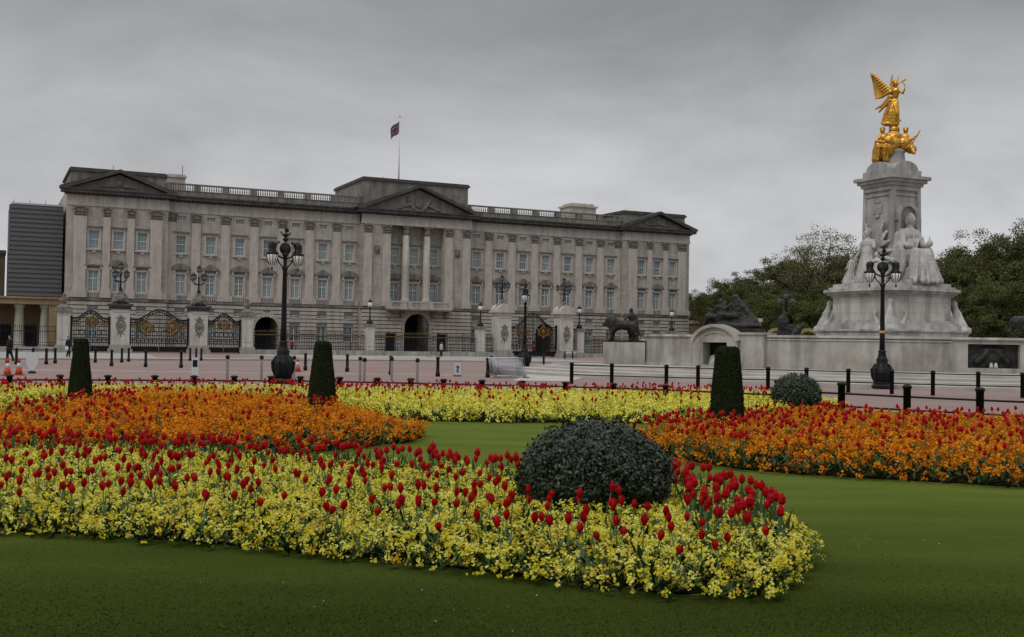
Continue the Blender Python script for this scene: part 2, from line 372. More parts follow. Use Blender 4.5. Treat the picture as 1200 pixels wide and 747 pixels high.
# walls: ground floor
gf = MB(); course = MB()
H0, H1 = 0, 7.2
segs = [(-53.6, -39.6, YP), (-39.6, -9.5, 0), (-9.5, 9.5, YC), (9.5, 39.6, 0), (39.6, 53.6, YP)]
gf_wins = [x for x in pav_x + wing_x if min(abs(x - a) for a in ARCH) > 1]
for x0, x1, y in segs:
    holes = []
    for x in gf_wins:
        if x0 < x < x1: holes += [(x - .72, x + .72, 1.6, 3.95), (x - .62, x + .62, 5.25, 5.95)]
    arches = [(a, 1.85, 3.4, 5.3) for a in ARCH if x0 < a < x1]
    if y == YC: arches = [(0, 2.15, 4.1, 6.35)]; holes += [(-5.3, -3.6, 0, 3.1), (3.6, 5.3, 0, 3.1)]
    ah = [(a - h, a + h, 0, zt) for a, h, zs, zt in arches]
    wall_holes(gf, x0, x1, H0, H1, y, holes + ah, .55)
    for a, h, zs, zt in arches: spandrel(gf, a, h, zs, zt, y + .003, y + .5)
    z = .9
    course.box(x0 + .02, x1 - .02, y - .26, y + .01, 0, .85) if not ah else [course.box(p, q, y - .26, y + .01, 0, .85) for p, q in ((x0 + .02, ah[0][0] - .1), (ah[0][1] + .1, x1 - .02))] if y != YC else [course.box(p, q, y - .26, y + .01, 0, .85) for p, q in ((x0 + .02, -5.5), (-3.5, -2.3), (2.3, 3.5), (5.5, x1 - .02))]
    while z < 6.7:
        z2 = min(z + .46, 7.0); cuts = []
        for a, b, c, d in holes:
            if c < z2 and d > z: cuts.append((a - .14, b + .14))
        for a, h, zs, zt in arches:
            zm = (z + z2) / 2; hw = h if zm < zs else (h * math.sqrt(max(0, 1 - ((zm - zs) / (zt - zs)) ** 2)) if zm < zt else 0)
            if zm < zt + .75: cuts.append((a - max(hw, 0) - .55, a + max(hw, 0) + .55))
        xs = x0 + .02
        for a, b in sorted(cuts):
            if a > xs: course.box(xs, a, y - .2, y + .01, z, z2)
            xs = max(xs, b)
        if xs < x1 - .02: course.box(xs, x1 - .02, y - .2, y + .01, z, z2)
        z += .61
part('ground_floor_wall', gf, joint_m); part('rusticated_courses', course, rustic)
# arch surrounds with radiating stones
for a, h, zs, zt, y in [(a, 1.85, 3.4, 5.3, 0) for a in ARCH] + [(0, 2.15, 4.1, 6.35, YC)]:
    mb = MB(); n = 15
    for k in range(n):
        t0, t1 = math.pi * (k + .07) / n, math.pi * (k + .93) / n; ro = .62 + (.12 if k % 2 == 0 else 0); s = (zt - zs) / h
        mb.prism([(a + h * math.cos(t0), zs + h * s * math.sin(t0)), (a + (h + ro) * math.cos(t0), zs + (h + ro) * s * math.sin(t0)),
                  (a + (h + ro) * math.cos(t1), zs + (h + ro) * s * math.sin(t1)), (a + h * math.cos(t1), zs + h * s * math.sin(t1))], y - .17, y - .004)
    z = 0
    while z < zs - .2:
        for sx in (-1, 1): mb.box(a + sx * h if sx > 0 else a - h - .5, a + h + .5 if sx > 0 else a - h, y - .165, y - .005, z, z + .4)
        z += .47
    o = part('archway', mb, rustic)
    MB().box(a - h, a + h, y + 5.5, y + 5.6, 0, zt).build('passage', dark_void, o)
    g = MB(); zb = .1
    for k in range(13): x = a - h + h * 2 * k / 12; g.box(x - .03, x + .03, y + 1.2, y + 1.26, 0, 3.1)
    g.box(a - h, a + h, y + 1.19, y + 1.27, 1.0, 1.08); g.box(a - h, a + h, y + 1.19, y + 1.27, 2.95, 3.05)
    g.build('iron_gate', iron, o)
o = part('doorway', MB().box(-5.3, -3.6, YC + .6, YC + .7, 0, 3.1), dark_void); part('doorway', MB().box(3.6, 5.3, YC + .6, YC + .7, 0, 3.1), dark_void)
# body behind the fronts
body = MB()
wall_holes(body, -53, 53, 0, 23.2, .9, [(a - 1.85, a + 1.85, 0, 5.3) for a in ARCH] + [(-2.15, 2.15, 0, 6.35)], 4.7)
body.add([(-53, .9, 0), (-53, 22, 0), (-53, 22, 23.2), (-53, .9, 23.2)], [(0, 1, 2, 3)]); body.add([(53, .9, 0), (53, 22, 0), (53, 22, 23.2), (53, .9, 23.2)], [(0, 1, 2, 3)])
body.add([(-53, 22, 0), (53, 22, 0), (53, 22, 23.2), (-53, 22, 23.2)], [(0, 1, 2, 3)]); body.add([(-53, -.3, 23.25), (53, -.3, 23.25), (53, 22, 23.25), (-53, 22, 23.25)], [(0, 1, 2, 3)])
part('body', body, stone)
# upper walls
up = MB()
def holes_for(xs, attic): 
    hs = []
    for x in xs:
        hs += [(x - .72, x + .72, 8.35, 11.4), (x - .72, x + .72, 14.55, 17.2)]
        if attic: hs.append((x - .62, x + .62, 19.45, 20.2))
    return hs
for x0, x1, y in ((-39.6, -9.5, 0), (9.5, 39.6, 0)): wall_holes(up, x0, x1, 7.2, 20.7, y, holes_for([x for x in wing_x if x0 < x < x1], True), .5)
for sx in (-1, 1):
    a, b = sorted((sx * 39.6, sx * 53.6)); wall_holes(up, a, b, 7.2, 20.7, YP, holes_for([x for x in pav_x if a < x < b], False), .5)
    xr = sx * 39.6; up.add([(xr, YP, 0), (xr, .2, 0), (xr, .2, 23.2), (xr, YP, 23.2)], [(0, 1, 2, 3)])
    xr = sx * 53.6; up.add([(xr, YP, 0), (xr, 22, 0), (xr, 22, 23.2), (xr, YP, 23.2)], [(0, 1, 2, 3)])
    a, b = sorted((sx * 4.7, sx * 9.5)); up.box(a, b, YC, YR + .6, 7.2, 20.7)
    xr = sx * 9.49; up.add([(xr, YC, 0), (xr, .2, 0), (xr, .2, 7.2), (xr, YC, 7.2)], [(0, 1, 2, 3)])
wall_holes(up, -4.7, 4.7, 7.2, 20.7, YR, holes_for(cen_x, False), .45)
part('upper_wall', up, stone)
# bands
def bands(lo, hi, proj, z0, z1, mb):
    for x0, x1, y in segs:
        e = proj if True else 0
        xa = x0 - (e if abs(x0) > 50 or y == YC or (y == YP and x0 > 0) else -.002); xb = x1 + (e if abs(x1) > 50 or y == YC or (y == YP and x1 < 0) else -.002)
        mb.box(xa, xb, y - proj, (22 if abs(x0) > 60 else y + .5), z0, z1)
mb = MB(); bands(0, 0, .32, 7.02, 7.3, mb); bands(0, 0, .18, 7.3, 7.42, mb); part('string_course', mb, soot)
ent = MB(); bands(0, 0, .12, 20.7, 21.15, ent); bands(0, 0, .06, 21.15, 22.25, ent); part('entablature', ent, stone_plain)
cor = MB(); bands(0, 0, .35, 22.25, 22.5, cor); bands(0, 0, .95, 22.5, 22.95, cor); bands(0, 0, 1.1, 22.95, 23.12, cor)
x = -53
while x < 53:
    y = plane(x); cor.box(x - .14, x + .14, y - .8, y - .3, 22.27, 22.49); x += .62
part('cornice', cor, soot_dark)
for x0, x1 in ((-39.5, -9.4), (9.4, 39.5)):
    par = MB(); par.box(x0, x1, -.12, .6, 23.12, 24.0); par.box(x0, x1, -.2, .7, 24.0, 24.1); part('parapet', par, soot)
def baluster(mb, x, y, z0, z1, n=6, r=.11):
    h = z1 - z0; mb.lathe([(r * .8, 0), (r * .55, h * .12), (r, h * .35), (r * .45, h * .75), (r * .8, h)], n, (x, y, z0))
for sx in (-1, 1):
    mb = MB(); top = MB()
    for i in range(8):
        xc = sx * (9.6 + 4.27 * i); mb.box(xc - .5, xc + .5, -.05, .45, 24.1, 25.0)
        if i < 7:
            for k in range(9): baluster(mb, sx * (9.6 + 4.27 * i + .72 + .353 * k), .2, 24.1, 24.95)
    a, b = sorted((sx * 9.3, sx * 39.5)); mb.box(a, b, -.08, .48, 24.95, 25.15)
    part('roof_balustrade', mb, soot)
    mb = MB()                                      # first-floor balustrade band
    for i, xw in enumerate(WING):
        x = sx * xw; mb.box(x - 1.02, x + 1.02, -.30, -.16, 8.15, 8.3)
        for k in range(7): baluster(mb, x - .9 + .3 * k, -.23, 7.42, 8.15, 6, .09)
        mb.box(x + 1.03, x + 3.36, -.34, -.02, 7.42, 8.31) if i < 6 and sx > 0 else None
        if sx < 0: mb.box(x - 3.36, x - 1.03, -.34, -.02, 7.42, 8.31) if i < 6 else None
    a, b = (9.6, WING[0] - 1.03) if sx > 0 else (-WING[0] + 1.03, -9.6); mb.box(a, b, -.34, -.02, 7.42, 8.31)
    a, b = (WING[6] + 1.03, 39.55) if sx > 0 else (-39.55, -WING[6] - 1.03); mb.box(a, b, -.34, -.02, 7.42, 8.31)
    part('window_balustrade', mb, stone_plain)
    mb = MB(); a, b = sorted((sx * 39.7, sx * 53.75))
    xs = sorted(pav_x[:3] if sx < 0 else pav_x[3:]); edges = [a] + [v for x in xs for v in (x - .85, x + .85)] + [b]
    for p, q in zip(edges[::2], edges[1::2]): mb.box(p, q, YP - .34, YP - .02, 7.42, 8.31)
    for x in xs:
        mb.box(x - .85, x + .85, YP - .30, YP - .16, 8.15, 8.3)
        for k in range(6): baluster(mb, x - .72 + .29 * k, YP - .23, 7.42, 8.15, 6, .09)
    part('window_balustrade', mb, stone_plain)
# pilasters and columns
def capital_mb(hw, d):
    mb = MB(); mb.box(-hw * .92, hw * .92, -d, 0, 19.2, 19.75)
    for k in range(4):
        x = -hw * .8 + k * hw * 1.6 / 3; mb.ell((x, -d - .02, 19.45), (hw * .24, .12, .2), 8, 6); mb.ell((x, -d - .05, 19.85), (hw * .24, .14, .2), 8, 6)
    for sx in (-1, 1): mb.ell((sx * hw * .95, -d - .1, 20.25), (.2, .2, .2), 8, 6)
    mb.box(-hw * .9, hw * .9, -d - .05, 0, 19.75, 20.3); mb.box(-hw * 1.15, hw * 1.15, -d - .16, 0, 20.4, 20.68); mb.box(-hw, hw, -d - .09, 0, 20.3, 20.4); return mb
def pilaster_mb(hw, d):
    mb = MB(); mb.box(-hw, hw, -d, 0, 8.9, 19.2); mb.box(-hw - .12, hw + .12, -d - .12, 0, 8.35, 8.7); mb.box(-hw - .06, hw + .06, -d - .06, 0, 8.7, 8.9)
    mb.box(-hw - .18, hw + .18, -d - .17, 0, 7.43, 8.35); return mb
pm = {}
for k, (hw, d) in {'w': (.66, .2), 'p': (.52, .32), 'e': (.85, .38), 'c': (.66, .3)}.items(): pm[k] = (pilaster_mb(hw, d).mesh('pilaster', stone_plain), capital_mb(hw, d).mesh('capital', capital_stone))
def pil(kind, x, y):
    o = obj('pilaster', pm[kind][0], P, (x, y - .003, 0)); obj('capital', pm[kind][1], o)
for sx in (-1, 1):
    for i in range(6): pil('w', sx * (WING[i] + 2.194), 0)
    pil('w', sx * 38.85, 0)
    for x in (44.89, 48.245): pil('p', sx * x, YP)
    for x in (41.3, 51.85): pil('e', sx * x, YP)
    for x in (8.6, 5.45): pil('c', sx * x, YC)
    mb = MB(); mb.box(sx * 7.02 - .45, sx * 7.02 + .45, YC - .12, YC - .003, 15.9, 17.3); mb.ell((sx * 7.02, YC - .15, 16.6), (.34, .15, .55), 10, 8); part('carved_panel', mb, capital_stone)
for sx in (-1, 1):
    mb = MB(); mb.lathe([(.78, 8.35), (.78, 8.55), (.66, 8.7), (.62, 9), (.60, 13), (.53, 19.2)], 20, (sx * 1.85, YC + .75, 0)); mb.box(sx * 1.85 - .8, sx * 1.85 + .8, YC - .05, YC + 1.55, 7.43, 8.35)
    o = part('column', mb, stone_plain)
    c = MB(); c.lathe([(.53, 19.2), (.62, 19.5), (.56, 19.55), (.7, 19.95), (.6, 20), (.78, 20.4)], 12, (sx * 1.85, YC + .75, 0)); c.box(sx * 1.85 - .78, sx * 1.85 + .78, YC - .03, YC + 1.5, 20.4, 20.69); c.build('capital', capital_stone, o)
lin = MB(); lin.box(-4.7, 4.7, YC - .02, YR + .4, 20.69, 20.72); part('loggia_ceiling', lin, stone)
# attics and pediments
for xc, hw, y, base, apex, att, ahw, dep, nm in ((-46.6, 7.9, YP, 23.12, 25.95, 26.35, 6.6, 16, 0), (46.6, 7.9, YP, 23.12, 25.95, 26.2, 6.6, 16, 0), (0, 10.6, YC, 23.12, 27.2, 28.4, 9.2, 17, 1)):
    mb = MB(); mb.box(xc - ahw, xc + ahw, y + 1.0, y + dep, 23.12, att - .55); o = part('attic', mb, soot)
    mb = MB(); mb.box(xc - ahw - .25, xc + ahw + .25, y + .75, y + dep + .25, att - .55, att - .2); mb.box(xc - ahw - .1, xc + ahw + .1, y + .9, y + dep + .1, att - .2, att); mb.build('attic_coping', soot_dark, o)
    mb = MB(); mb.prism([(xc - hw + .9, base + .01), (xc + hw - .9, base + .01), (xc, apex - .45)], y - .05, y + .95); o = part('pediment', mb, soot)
    mb = MB(); s = (apex - base) / hw
    for sx in (-1, 1): mb.prism([(xc + sx * (hw + .25), base), (xc + sx * (hw + .25), base + .22), (xc, apex + .28), (xc, apex - .2), (xc + sx * (hw - .9), base)], y - 1.1, y + .98)
    mb.build('raking_cornice', soot_dark, o)
    bl = []
    if nm:
        bl = [('e', (xc, 0, base + 1.5), (.75, .22, 1.0)), ('e', (xc, -.05, base + 2.55), (.4, .22, .35)), ('c', (xc - 1.0, 0, base + .5), (xc - 1.9, -.05, base + 1.8), .32, .28), ('c', (xc + 1.0, 0, base + .5), (xc + 1.9, -.05, base + 1.8), .32, .28),
              ('e', (xc - 1.8, -.1, base + 2.05), (.3, .25, .32)), ('e', (xc + 1.8, -.1, base + 2.05), (.3, .25, .32)), ('c', (xc - 1.9, 0, base + 1.0), (xc - 3.6, 0, base + .35), .3, .2), ('c', (xc + 1.9, 0, base + 1.0), (xc + 3.6, 0, base + .35), .3, .2), ('c', (xc - 3, 0, base + .2), (xc + 3, 0, base + .2), .15, .15)]
    else:
        bl = [('e', (xc, 0, base + 1.1), (.62, .2, .62)), ('c', (xc - .7, 0, base + .7), (xc - 2.4, 0, base + .5), .26, .14), ('c', (xc + .7, 0, base + .7), (xc + 2.4, 0, base + .5), .26, .14), ('e', (xc, -.15, base + 1.1), (.35, .2, .35))]
    sculpt('carving', [(b[0], tuple(Vector(b[1]) + Vector((0, y - .12, 0))), (tuple(Vector(b[2]) + Vector((0, y - .12, 0))) if b[0] == 'c' else b[2]), *b[3:]) for b in bl], .09, capital_stone, o, noise=.12, nscale=.3)
mb = MB(); mb.box(-39.2, -36.6, 3, 6.5, 23.2, 26.9); mb.box(-39.4, -36.4, 2.8, 6.7, 26.4, 26.7); part('chimney', mb, stone_plain)
mb = MB(); mb.box(31.8, 37.2, 5, 9, 23.2, 26.9); mb.box(31.5, 37.5, 4.7, 9.3, 26.9, 27.2); mb.box(32.2, 36.8, 5.2, 8.8, 27.2, 27.6); part('chimney', mb, stone_plain)
for x, z, h in ((-36.9, 26.9, 1.5), (43, 26.2, .9), (-4.4, 28.4, .9), (-47, 26.3, 1.2)):
    MB().tube([(x, 4, z - .05), (x, 4, z + h)], .045, 6).build('roof_rod', iron, P)
# balcony
mb = MB(); mb.box(-5.6, 5.6, YC - 1.9, YC - .02, 7.05, 7.38); mb.box(-5.45, 5.45, YC - 1.75, YC - .02, 6.85, 7.05)
mb.box(-5.5, 5.5, YC - 1.75, YC - 1.5, 8.12, 8.34)
for x in (-5.2, -1.85, 1.85, 5.2): mb.box(x - .32, x + .32, YC - 1.78, YC - 1.46, 7.38, 8.36)
for k in range(36):
    x = -4.85 + k * .277
    if min(abs(x - a) for a in (-5.2, -1.85, 1.85, 5.2)) > .38: baluster(mb, x, YC - 1.62, 7.38, 8.12, 6, .1)
bal = part('balcony', mb, stone_plain)
for x in (-5.0, -2.75, 2.75, 5.0):
    MB().prism([(x - .28, 5.75), (x + .28, 5.75), (x + .36, 6.85), (x - .36, 6.85)], YC - 1.0, YC - .14).build('bracket', soot, bal)
# windows
def win_first():
    s = MB(); w_, z0, z1 = .72, 8.35, 11.4
    for sx in (-1, 1):
        s.box(sx * w_ if sx > 0 else -w_ - .26, w_ + .26 if sx > 0 else -w_, -.12, .0, z0, z1 + .26)
        s.box(sx * 1.0 - .11, sx * 1.0 + .11, -.34, -.121, 11.55, 12.05)
    s.box(-w_, w_, -.12, 0, z1, z1 + .26); s.box(-1.1, 1.1, -.08, 0, z1 + .27, 12.05, 1); s.box(-1.3, 1.3, -.42, 0, 12.05, 12.25, 1)
    g = MB(); g.box(-w_, w_, .22, .30, z0, z0 + .1); g.box(-w_, w_, .22, .30, z1 - .1, z1)
    for x in (-w_ + .06, 0, w_ - .06): g.box(x - .06, x + .06, .215, .29, z0 + .1, z1 - .1)
    for z in (10.25,): g.box(-w_, w_, .21, .285, z - .06, z + .06)
    for sx in (-1, 1): g.box(sx * .36 - .015, sx * .36 + .015, .24, .28, z0, z1)
    for z in (8.9, 9.55, 10.85): g.box(-w_, w_, .245, .275, z - .015, z + .015)
    p = MB().box(-w_, w_, .29, .34, z0, z1); return s, g, p
def ped_tri(): return MB().prism([(-1.34, 12.25), (1.34, 12.25), (0, 13.05)], -.44, -.002)
def ped_seg():
    pts = [(-1.34, 12.25)] + [(1.34, 12.25)] + [(1.34 * math.cos(math.pi * k / 10), 12.25 + .72 * math.sin(math.pi * k / 10)) for k in range(1, 10)]
    return MB().prism(pts, -.44, -.002)
def win_second():
    s = MB(); w_, z0, z1 = .72, 14.55, 17.2
    for sx in (-1, 1): s.box(sx * w_ if sx > 0 else -w_ - .24, w_ + .24 if sx > 0 else -w_, -.1, 0, z0, z1 + .24)
    s.box(-w_, w_, -.1, 0, z1, z1 + .24); s.box(-1.1, 1.1, -.07, 0, z1 + .25, z1 + .45); s.box(-1.25, 1.25, -.34, 0, z1 + .45, z1 + .62, 1)
    s.box(-1.08, 1.08, -.28, 0, z0 - .22, z0 - .01); s.box(-.25, .25, -.2, 0, z0 - .55, z0 - .22)
    g = MB()
    for x in (-w_ + .05, w_ - .05): g.box(x - .05, x + .05, .22, .3, z0, z1)
    g.box(-w_, w_, .221, .299, z0, z0 + .12); g.box(-w_, w_, .221, .299, z1 - .09, z1); g.box(-w_, w_, .215, .29, 15.85, 15.95)
    for x in (-.24, .24): g.box(x - .015, x + .015, .24, .28, z0, z1)
    for z in (15.2, 16.5): g.box(-w_, w_, .245, .275, z - .015, z + .015)
    return s, g, MB().box(-w_, w_, .29, .34, z0, z1)
def win_small(z0, z1, w_, bars):
    s = MB(); s.box(-w_ - .12, w_ + .12, -.24, -.003, z0 - .14, z0 - .01) if bars else s.box(-w_ - .1, w_ + .1, -.09, -.003, z1 + .02, z1 + .16)
    g = MB(); g.box(-w_, w_, .22, .3, z0, z0 + .07); g.box(-w_, w_, .22, .3, z1 - .06, z1)
    for k in range(4 if not bars else 3):
        x = -w_ + .04 + (2 * w_ - .08) * k / (3 if not bars else 2); g.box(x - .035, x + .035, .221, .299, z0, z1)
    if bars: g.box(-w_, w_, .215, .295, (z0 + z1) / 2 - .05, (z0 + z1) / 2 + .05)
    return s, g, MB().box(-w_, w_, .29, .34, z0, z1)
def meshes(t, m0=stone_plain): return t[0].mesh('window', [m0, soot]), t[1].mesh('sash', frame_m), t[2].mesh('pane', pane_m)
W1, W2, WG, WM, WA = meshes(win_first()), meshes(win_second()), meshes(win_small(1.6, 3.95, .72, True), rustic), meshes(win_small(5.25, 5.95, .62, True), rustic), meshes(win_small(19.45, 20.2, .62, False), stone_plain)
tri_m, seg_m = ped_tri().mesh('window_pediment', soot), ped_seg().mesh('window_pediment', soot)
def put(ms, name, x, y, ped=None):
    o = obj(name, ms[0], P, (x, y - .003, 0)); obj('sash', ms[1], o); pm_ = obj('pane', ms[2], o); v_ = rnd.random()
    if v_ < .5: pm_.material_slots[0].link = 'OBJECT'; pm_.material_slots[0].material = pane_dark if v_ < .32 else pane_pale
    if ped: obj('window_pediment', ped, o)
for i, x in enumerate(wing_x):
    put(W1, 'window', x, 0, tri_m if i % 2 else seg_m); put(W2, 'window', x, 0); put(WA, 'attic_window', x, 0)
for i, x in enumerate(pav_x): put(W1, 'window', x, YP, seg_m if i % 3 == 1 else None); put(W2, 'window', x, YP)
for i, x in enumerate(cen_x): put(W1, 'window', x, YR, seg_m); put(W2, 'window', x, YR)
for x in gf_wins: put(WG, 'window', x, plane(x)); put(WM, 'mezzanine_window', x, plane(x))
# flagpole
fl = thing('flagpole', 'tall white flagpole with a drooping flag above the palace centre', 'flagpole', (CX + 7.5 * -NX - .37 * DX, CY + 7.5 * -NY - .37 * DY, 28.38), TH); fl.scale = (1, 1, 1.06)
MB().lathe([(.16, 0), (.13, 4), (.08, 11.3)], 10).build('pole', frame_m, fl); MB().ell((0, 0, 11.4), .16).build('finial', gold, fl)
def flag_mb():
    mb = MB(); nu, nv = 14, 12; L, Hh = 2.5, 1.9
    def pos(u, v):
        x = -u * L * .62; z = 10.7 - v * Hh - u * 1.35 - .12 * math.sin(u * 7); y = .22 * math.sin(u * 9 + v * 2) * u; return (x - .08, y, z)
    for i in range(nu):
        for j in range(nv):
            u, v = (i + .5) / nu, (j + .5) / nv; du, dv = abs(u - .5), abs(v - .5)
            d = min(abs(u - v), abs(u - (1 - v)))
            c = 1 if (du < .07 or dv < .1) else (2 if (du < .13 or dv < .17) else (1 if d < .04 else (2 if d < .11 else 0)))
            mb.add([pos(i / nu, j / nv), pos((i + 1) / nu, j / nv), pos((i + 1) / nu, (j + 1) / nv), pos(i / nu, (j + 1) / nv)], [(0, 1, 2, 3)], c, True)
    return mb
flag_blue = M('flag blue', (.012, .02, .09), .8); flag_red = M('flag red', (.15, .01, .018), .8); flag_white = M('flag white', (.2, .2, .22), .8)
flag_mb().build('flag', [flag_blue, flag_red, flag_white], fl)

# ------------------------------------------------------------------ neighbours of the palace on the left and right
def fpt(t, off, z=0): return (CX + t * DX + off * NX, CY + t * DY + off * NY, z)
cl = thing('sheeted_scaffold', 'dark grey ribbed sheeting hung over scaffolding at the palace end', 'scaffold', fpt(0, 0), TH)
mb = MB(); mb.box(-61.1, -54.0, 1.6, 13, 7.4, 20.6); mb.build('sheeting', cladding, cl)
mb = MB(); z = 7.5
while z < 20.2: mb.prism([(-61.2, z), (-53.95, z), (-53.95, z + .40), (-61.2, z + .40)], 1.5, 1.6); z += .66
mb.build('ribs', M('rib metal', (.115, .117, .124), .6), cl)
mb = MB(); mb.box(-60.9, -54, 1.5, 13, 20.6, 20.85)
for k in range(4): mb.tube([(-60.6 + k * 2.1, 1.7, 20.8), (-60.6 + k * 2.1, 1.7, 21.5)], .05, 6)
mb.build('roof_edge', steel, cl)
po = thing('colonnade', 'low ochre wing with pale columns beneath the grey sheeting', 'building', fpt(0, 0), TH)
mb = MB(); mb.box(-75, -54.0, 6.5, 7.0, 0, 6.3); mb.box(-55.6, -53.9, 1.4, 6.5, 0, 6.3); mb.build('wall', yellow_stone, po)
mb = MB(); mb.box(-75, -53.95, 1.2, 7, 6.3, 7.1); mb.box(-75, -53.95, .95, 7, 7.1, 7.36); mb.build('entablature', yellow_stone, po)
for x in (-69.7, -66.3, -62.9, -59.5, -56.1):
    MB().lathe([(.85, 0), (.85, .3), (.68, .45), (.66, 2), (.55, 5.7), (.7, 5.85), (.8, 6.28)], 18, (x, 2.2, 0)).build('column', col_stone, po)
for x in (-68, -64.6, -61.2, -57.8):
    MB().box(x - .8, x + .8, 6.4, 6.49, 0, 3.4).build('doorway', dark_void, po)
ob = thing('brown_building', 'old brown building rising behind the columns at the left edge', 'building', fpt(0, 0), TH)
MB().box(-80, -61.4, 9, 20, 7.4, 13.9).build('wall', brown_stone, ob); MB().box(-80.2, -61.3, 8.7, 20, 13.9, 14.4).build('cornice', soot_dark, ob)
for x in (-70, -66.8, -63.9):
    o = MB().box(x - .8, x + .8, 8.9, 8.98, 9.6, 12).build('window', frame_m, ob); MB().box(x - .65, x + .65, 8.87, 8.89, 9.75, 11.85).build('pane', pane_m, o)
lo = thing('garden_lodge', 'low stone lodge with dark openings beyond the right end of the palace', 'building', fpt(0, 0), TH)
mb = MB(); wall_holes(mb, 55, 80, 0, 6.2, 8, [(57 + 4 * k, 59 + 4 * k, 1.2, 3.8) for k in range(5)], .6); mb.box(55, 80, 8.6, 14, 0, 6.2); mb.build('wall', yellow_stone, lo)
mb = MB(); mb.box(54.8, 80.2, 7.6, 14, 6.2, 6.8); mb.build('cornice', stone_plain, lo)
for k in range(5): MB().box(57 + 4 * k, 59 + 4 * k, 8.4, 8.5, 1.2, 3.8).build('window', dark_void, lo)

# ------------------------------------------------------------------ railings, gates and piers in front of the palace
def lantern_mb(z, s=1.0):                       # black cap, pale glass
    g = MB().lathe([(.10 * s, z), (.24 * s, z + .1 * s), (.27 * s, z + .45 * s), (.22 * s, z + .5 * s)], 10)
    c = MB().lathe([(.30 * s, z + .5 * s), (.28 * s, z + .56 * s), (.14 * s, z + .72 * s), (.05 * s, z + .82 * s), (.03 * s, z + .95 * s)], 10); return g, c
def lamp_cluster(par, z0):
    st = MB().lathe([(.30, z0), (.2, z0 + .25), (.1, z0 + .5), (.08, z0 + 1.7), (.14, z0 + 1.8), (.06, z0 + 1.95), (.05, z0 + 2.45)], 10)
    for k in range(4):
        a = math.pi / 4 + k * math.pi / 2; c, s = math.cos(a), math.sin(a)
        st.tube([(0, 0, z0 + 1.1), (.35 * c, .35 * s, z0 + 1.0), (.8 * c, .8 * s, z0 + 1.25), (.85 * c, .85 * s, z0 + 1.5)], .05, 6)
    o = st.build('lamp_standard', iron, par)
    for k in range(5):
        a = math.pi / 4 + k * math.pi / 2; x, y = (.85 * math.cos(a), .85 * math.sin(a)) if k < 4 else (0, 0)
        z = z0 + 1.5 if k < 4 else z0 + 2.4
        g, c = lantern_mb(z, 1.0); l = g.build('lantern', lamp_dark, par, (x, y, 0)); c.build('lantern_cap', iron, l)
def big_pier(label, t, z_top=5.6, arched=False):
    o = thing('gate_pier', label, 'gate pier', (*line_pt(t, 0), 0), TH, 'stone gate piers with lamp clusters'); hw = .95
    MB().box(-hw - .3, hw + .3, -hw - .3, hw + .3, -.02, .45).box(-hw - .15, hw + .15, -hw - .15, hw + .15, .45, .9).build('plinth', granite, o)
    MB().box(-hw, hw, -hw, hw, .9, z_top - .8).box(-hw + .1, hw - .1, -hw - .05, -hw + .02, z_top - 1.1, z_top - .82).build('shaft', pier_m, o)
    sculpt('cartouche', [('e', (.42 * math.cos(a), -hw - .02, 3.0 + .62 * math.sin(a)), (.13, .1, .13)) for a in [k * math.pi / 8 for k in range(16)]] + [('e', (0, -hw - .04, 3.0), (.24, .12, .36)), ('e', (0, -hw, 3.9), (.26, .12, .16)), ('e', (0, -hw - .05, 4.08), (.1, .08, .12)), ('c', (-.3, -hw, 3.75), (-.55, -hw, 3.95), .08, .04), ('c', (.3, -hw, 3.75), (.55, -hw, 3.95), .08, .04), ('c', (0, -hw, 2.3), (0, -hw, 1.75), .13, .05), ('c', (-.15, -hw, 2.3), (-.4, -hw, 1.95), .07, .04), ('c', (.15, -hw, 2.3), (.4, -hw, 1.95), .07, .04)], .05, soot, o, noise=.05, nscale=.15)
    mb = MB(); mb.box(-hw - .12, hw + .12, -hw - .12, hw + .12, z_top - .8, z_top - .45); mb.box(-hw - .32, hw + .32, -hw - .32, hw + .32, z_top - .45, z_top - .2)
    if arched: mb.prism([(1.05 * math.cos(math.pi * k / 12), z_top - .2 + .9 * math.sin(math.pi * k / 12)) for k in range(13)], -hw - .2, hw + .2)
    mb.build('cornice', soot_dark if not arched else stone_plain, o)
    sculpt('crest', [('e', (0, 0, z_top + .35), (.8, .7, .6)), ('c', (-.7, -.3, z_top + .1), (-.35, -.3, z_top + .9), .3, .18), ('c', (.7, -.3, z_top + .1), (.35, -.3, z_top + .9), .3, .18), ('e', (0, 0, z_top + .9), (.4, .4, .6)), ('e', (0, -.6, z_top + .4), (.35, .3, .4))], .09, soot, o, noise=.25, nscale=.3)
    lamp_cluster(o, z_top + 1.2); return o
def small_pier(label, t, hw=.62, zt=4.4):
    o = thing('gate_pier', label, 'gate pier', (*line_pt(t, 0), 0), TH, 'stone gate piers with carved urns')
    MB().box(-hw - .2, hw + .2, -hw - .2, hw + .2, -.02, .8).build('plinth', granite, o); MB().box(-hw, hw, -hw, hw, .8, zt).box(-hw + .15, hw - .15, -hw - .06, -hw + .01, 1.4, zt - .5).build('shaft', pier_m, o)
    MB().box(-hw - .25, hw + .25, -hw - .25, hw + .25, zt, zt + .35).lathe([(.9, zt + .35), (.55, zt + .65), (.3, zt + .8)], 12).build('cap', soot, o)
    sculpt('urn', [('e', (0, 0, zt + 1.2), (.34, .34, .5)), ('e', (0, 0, zt + 1.75), (.22, .22, .3)), ('e', (.2, 0, zt + 1.45), (.3, .2, .2)), ('e', (-.25, 0, zt + 1.3), (.25, .2, .25)), ('c', (0, 0, zt + .6), (0, 0, zt + 1), .25, .25)], .07, soot, o, noise=.15, nscale=.2); return o
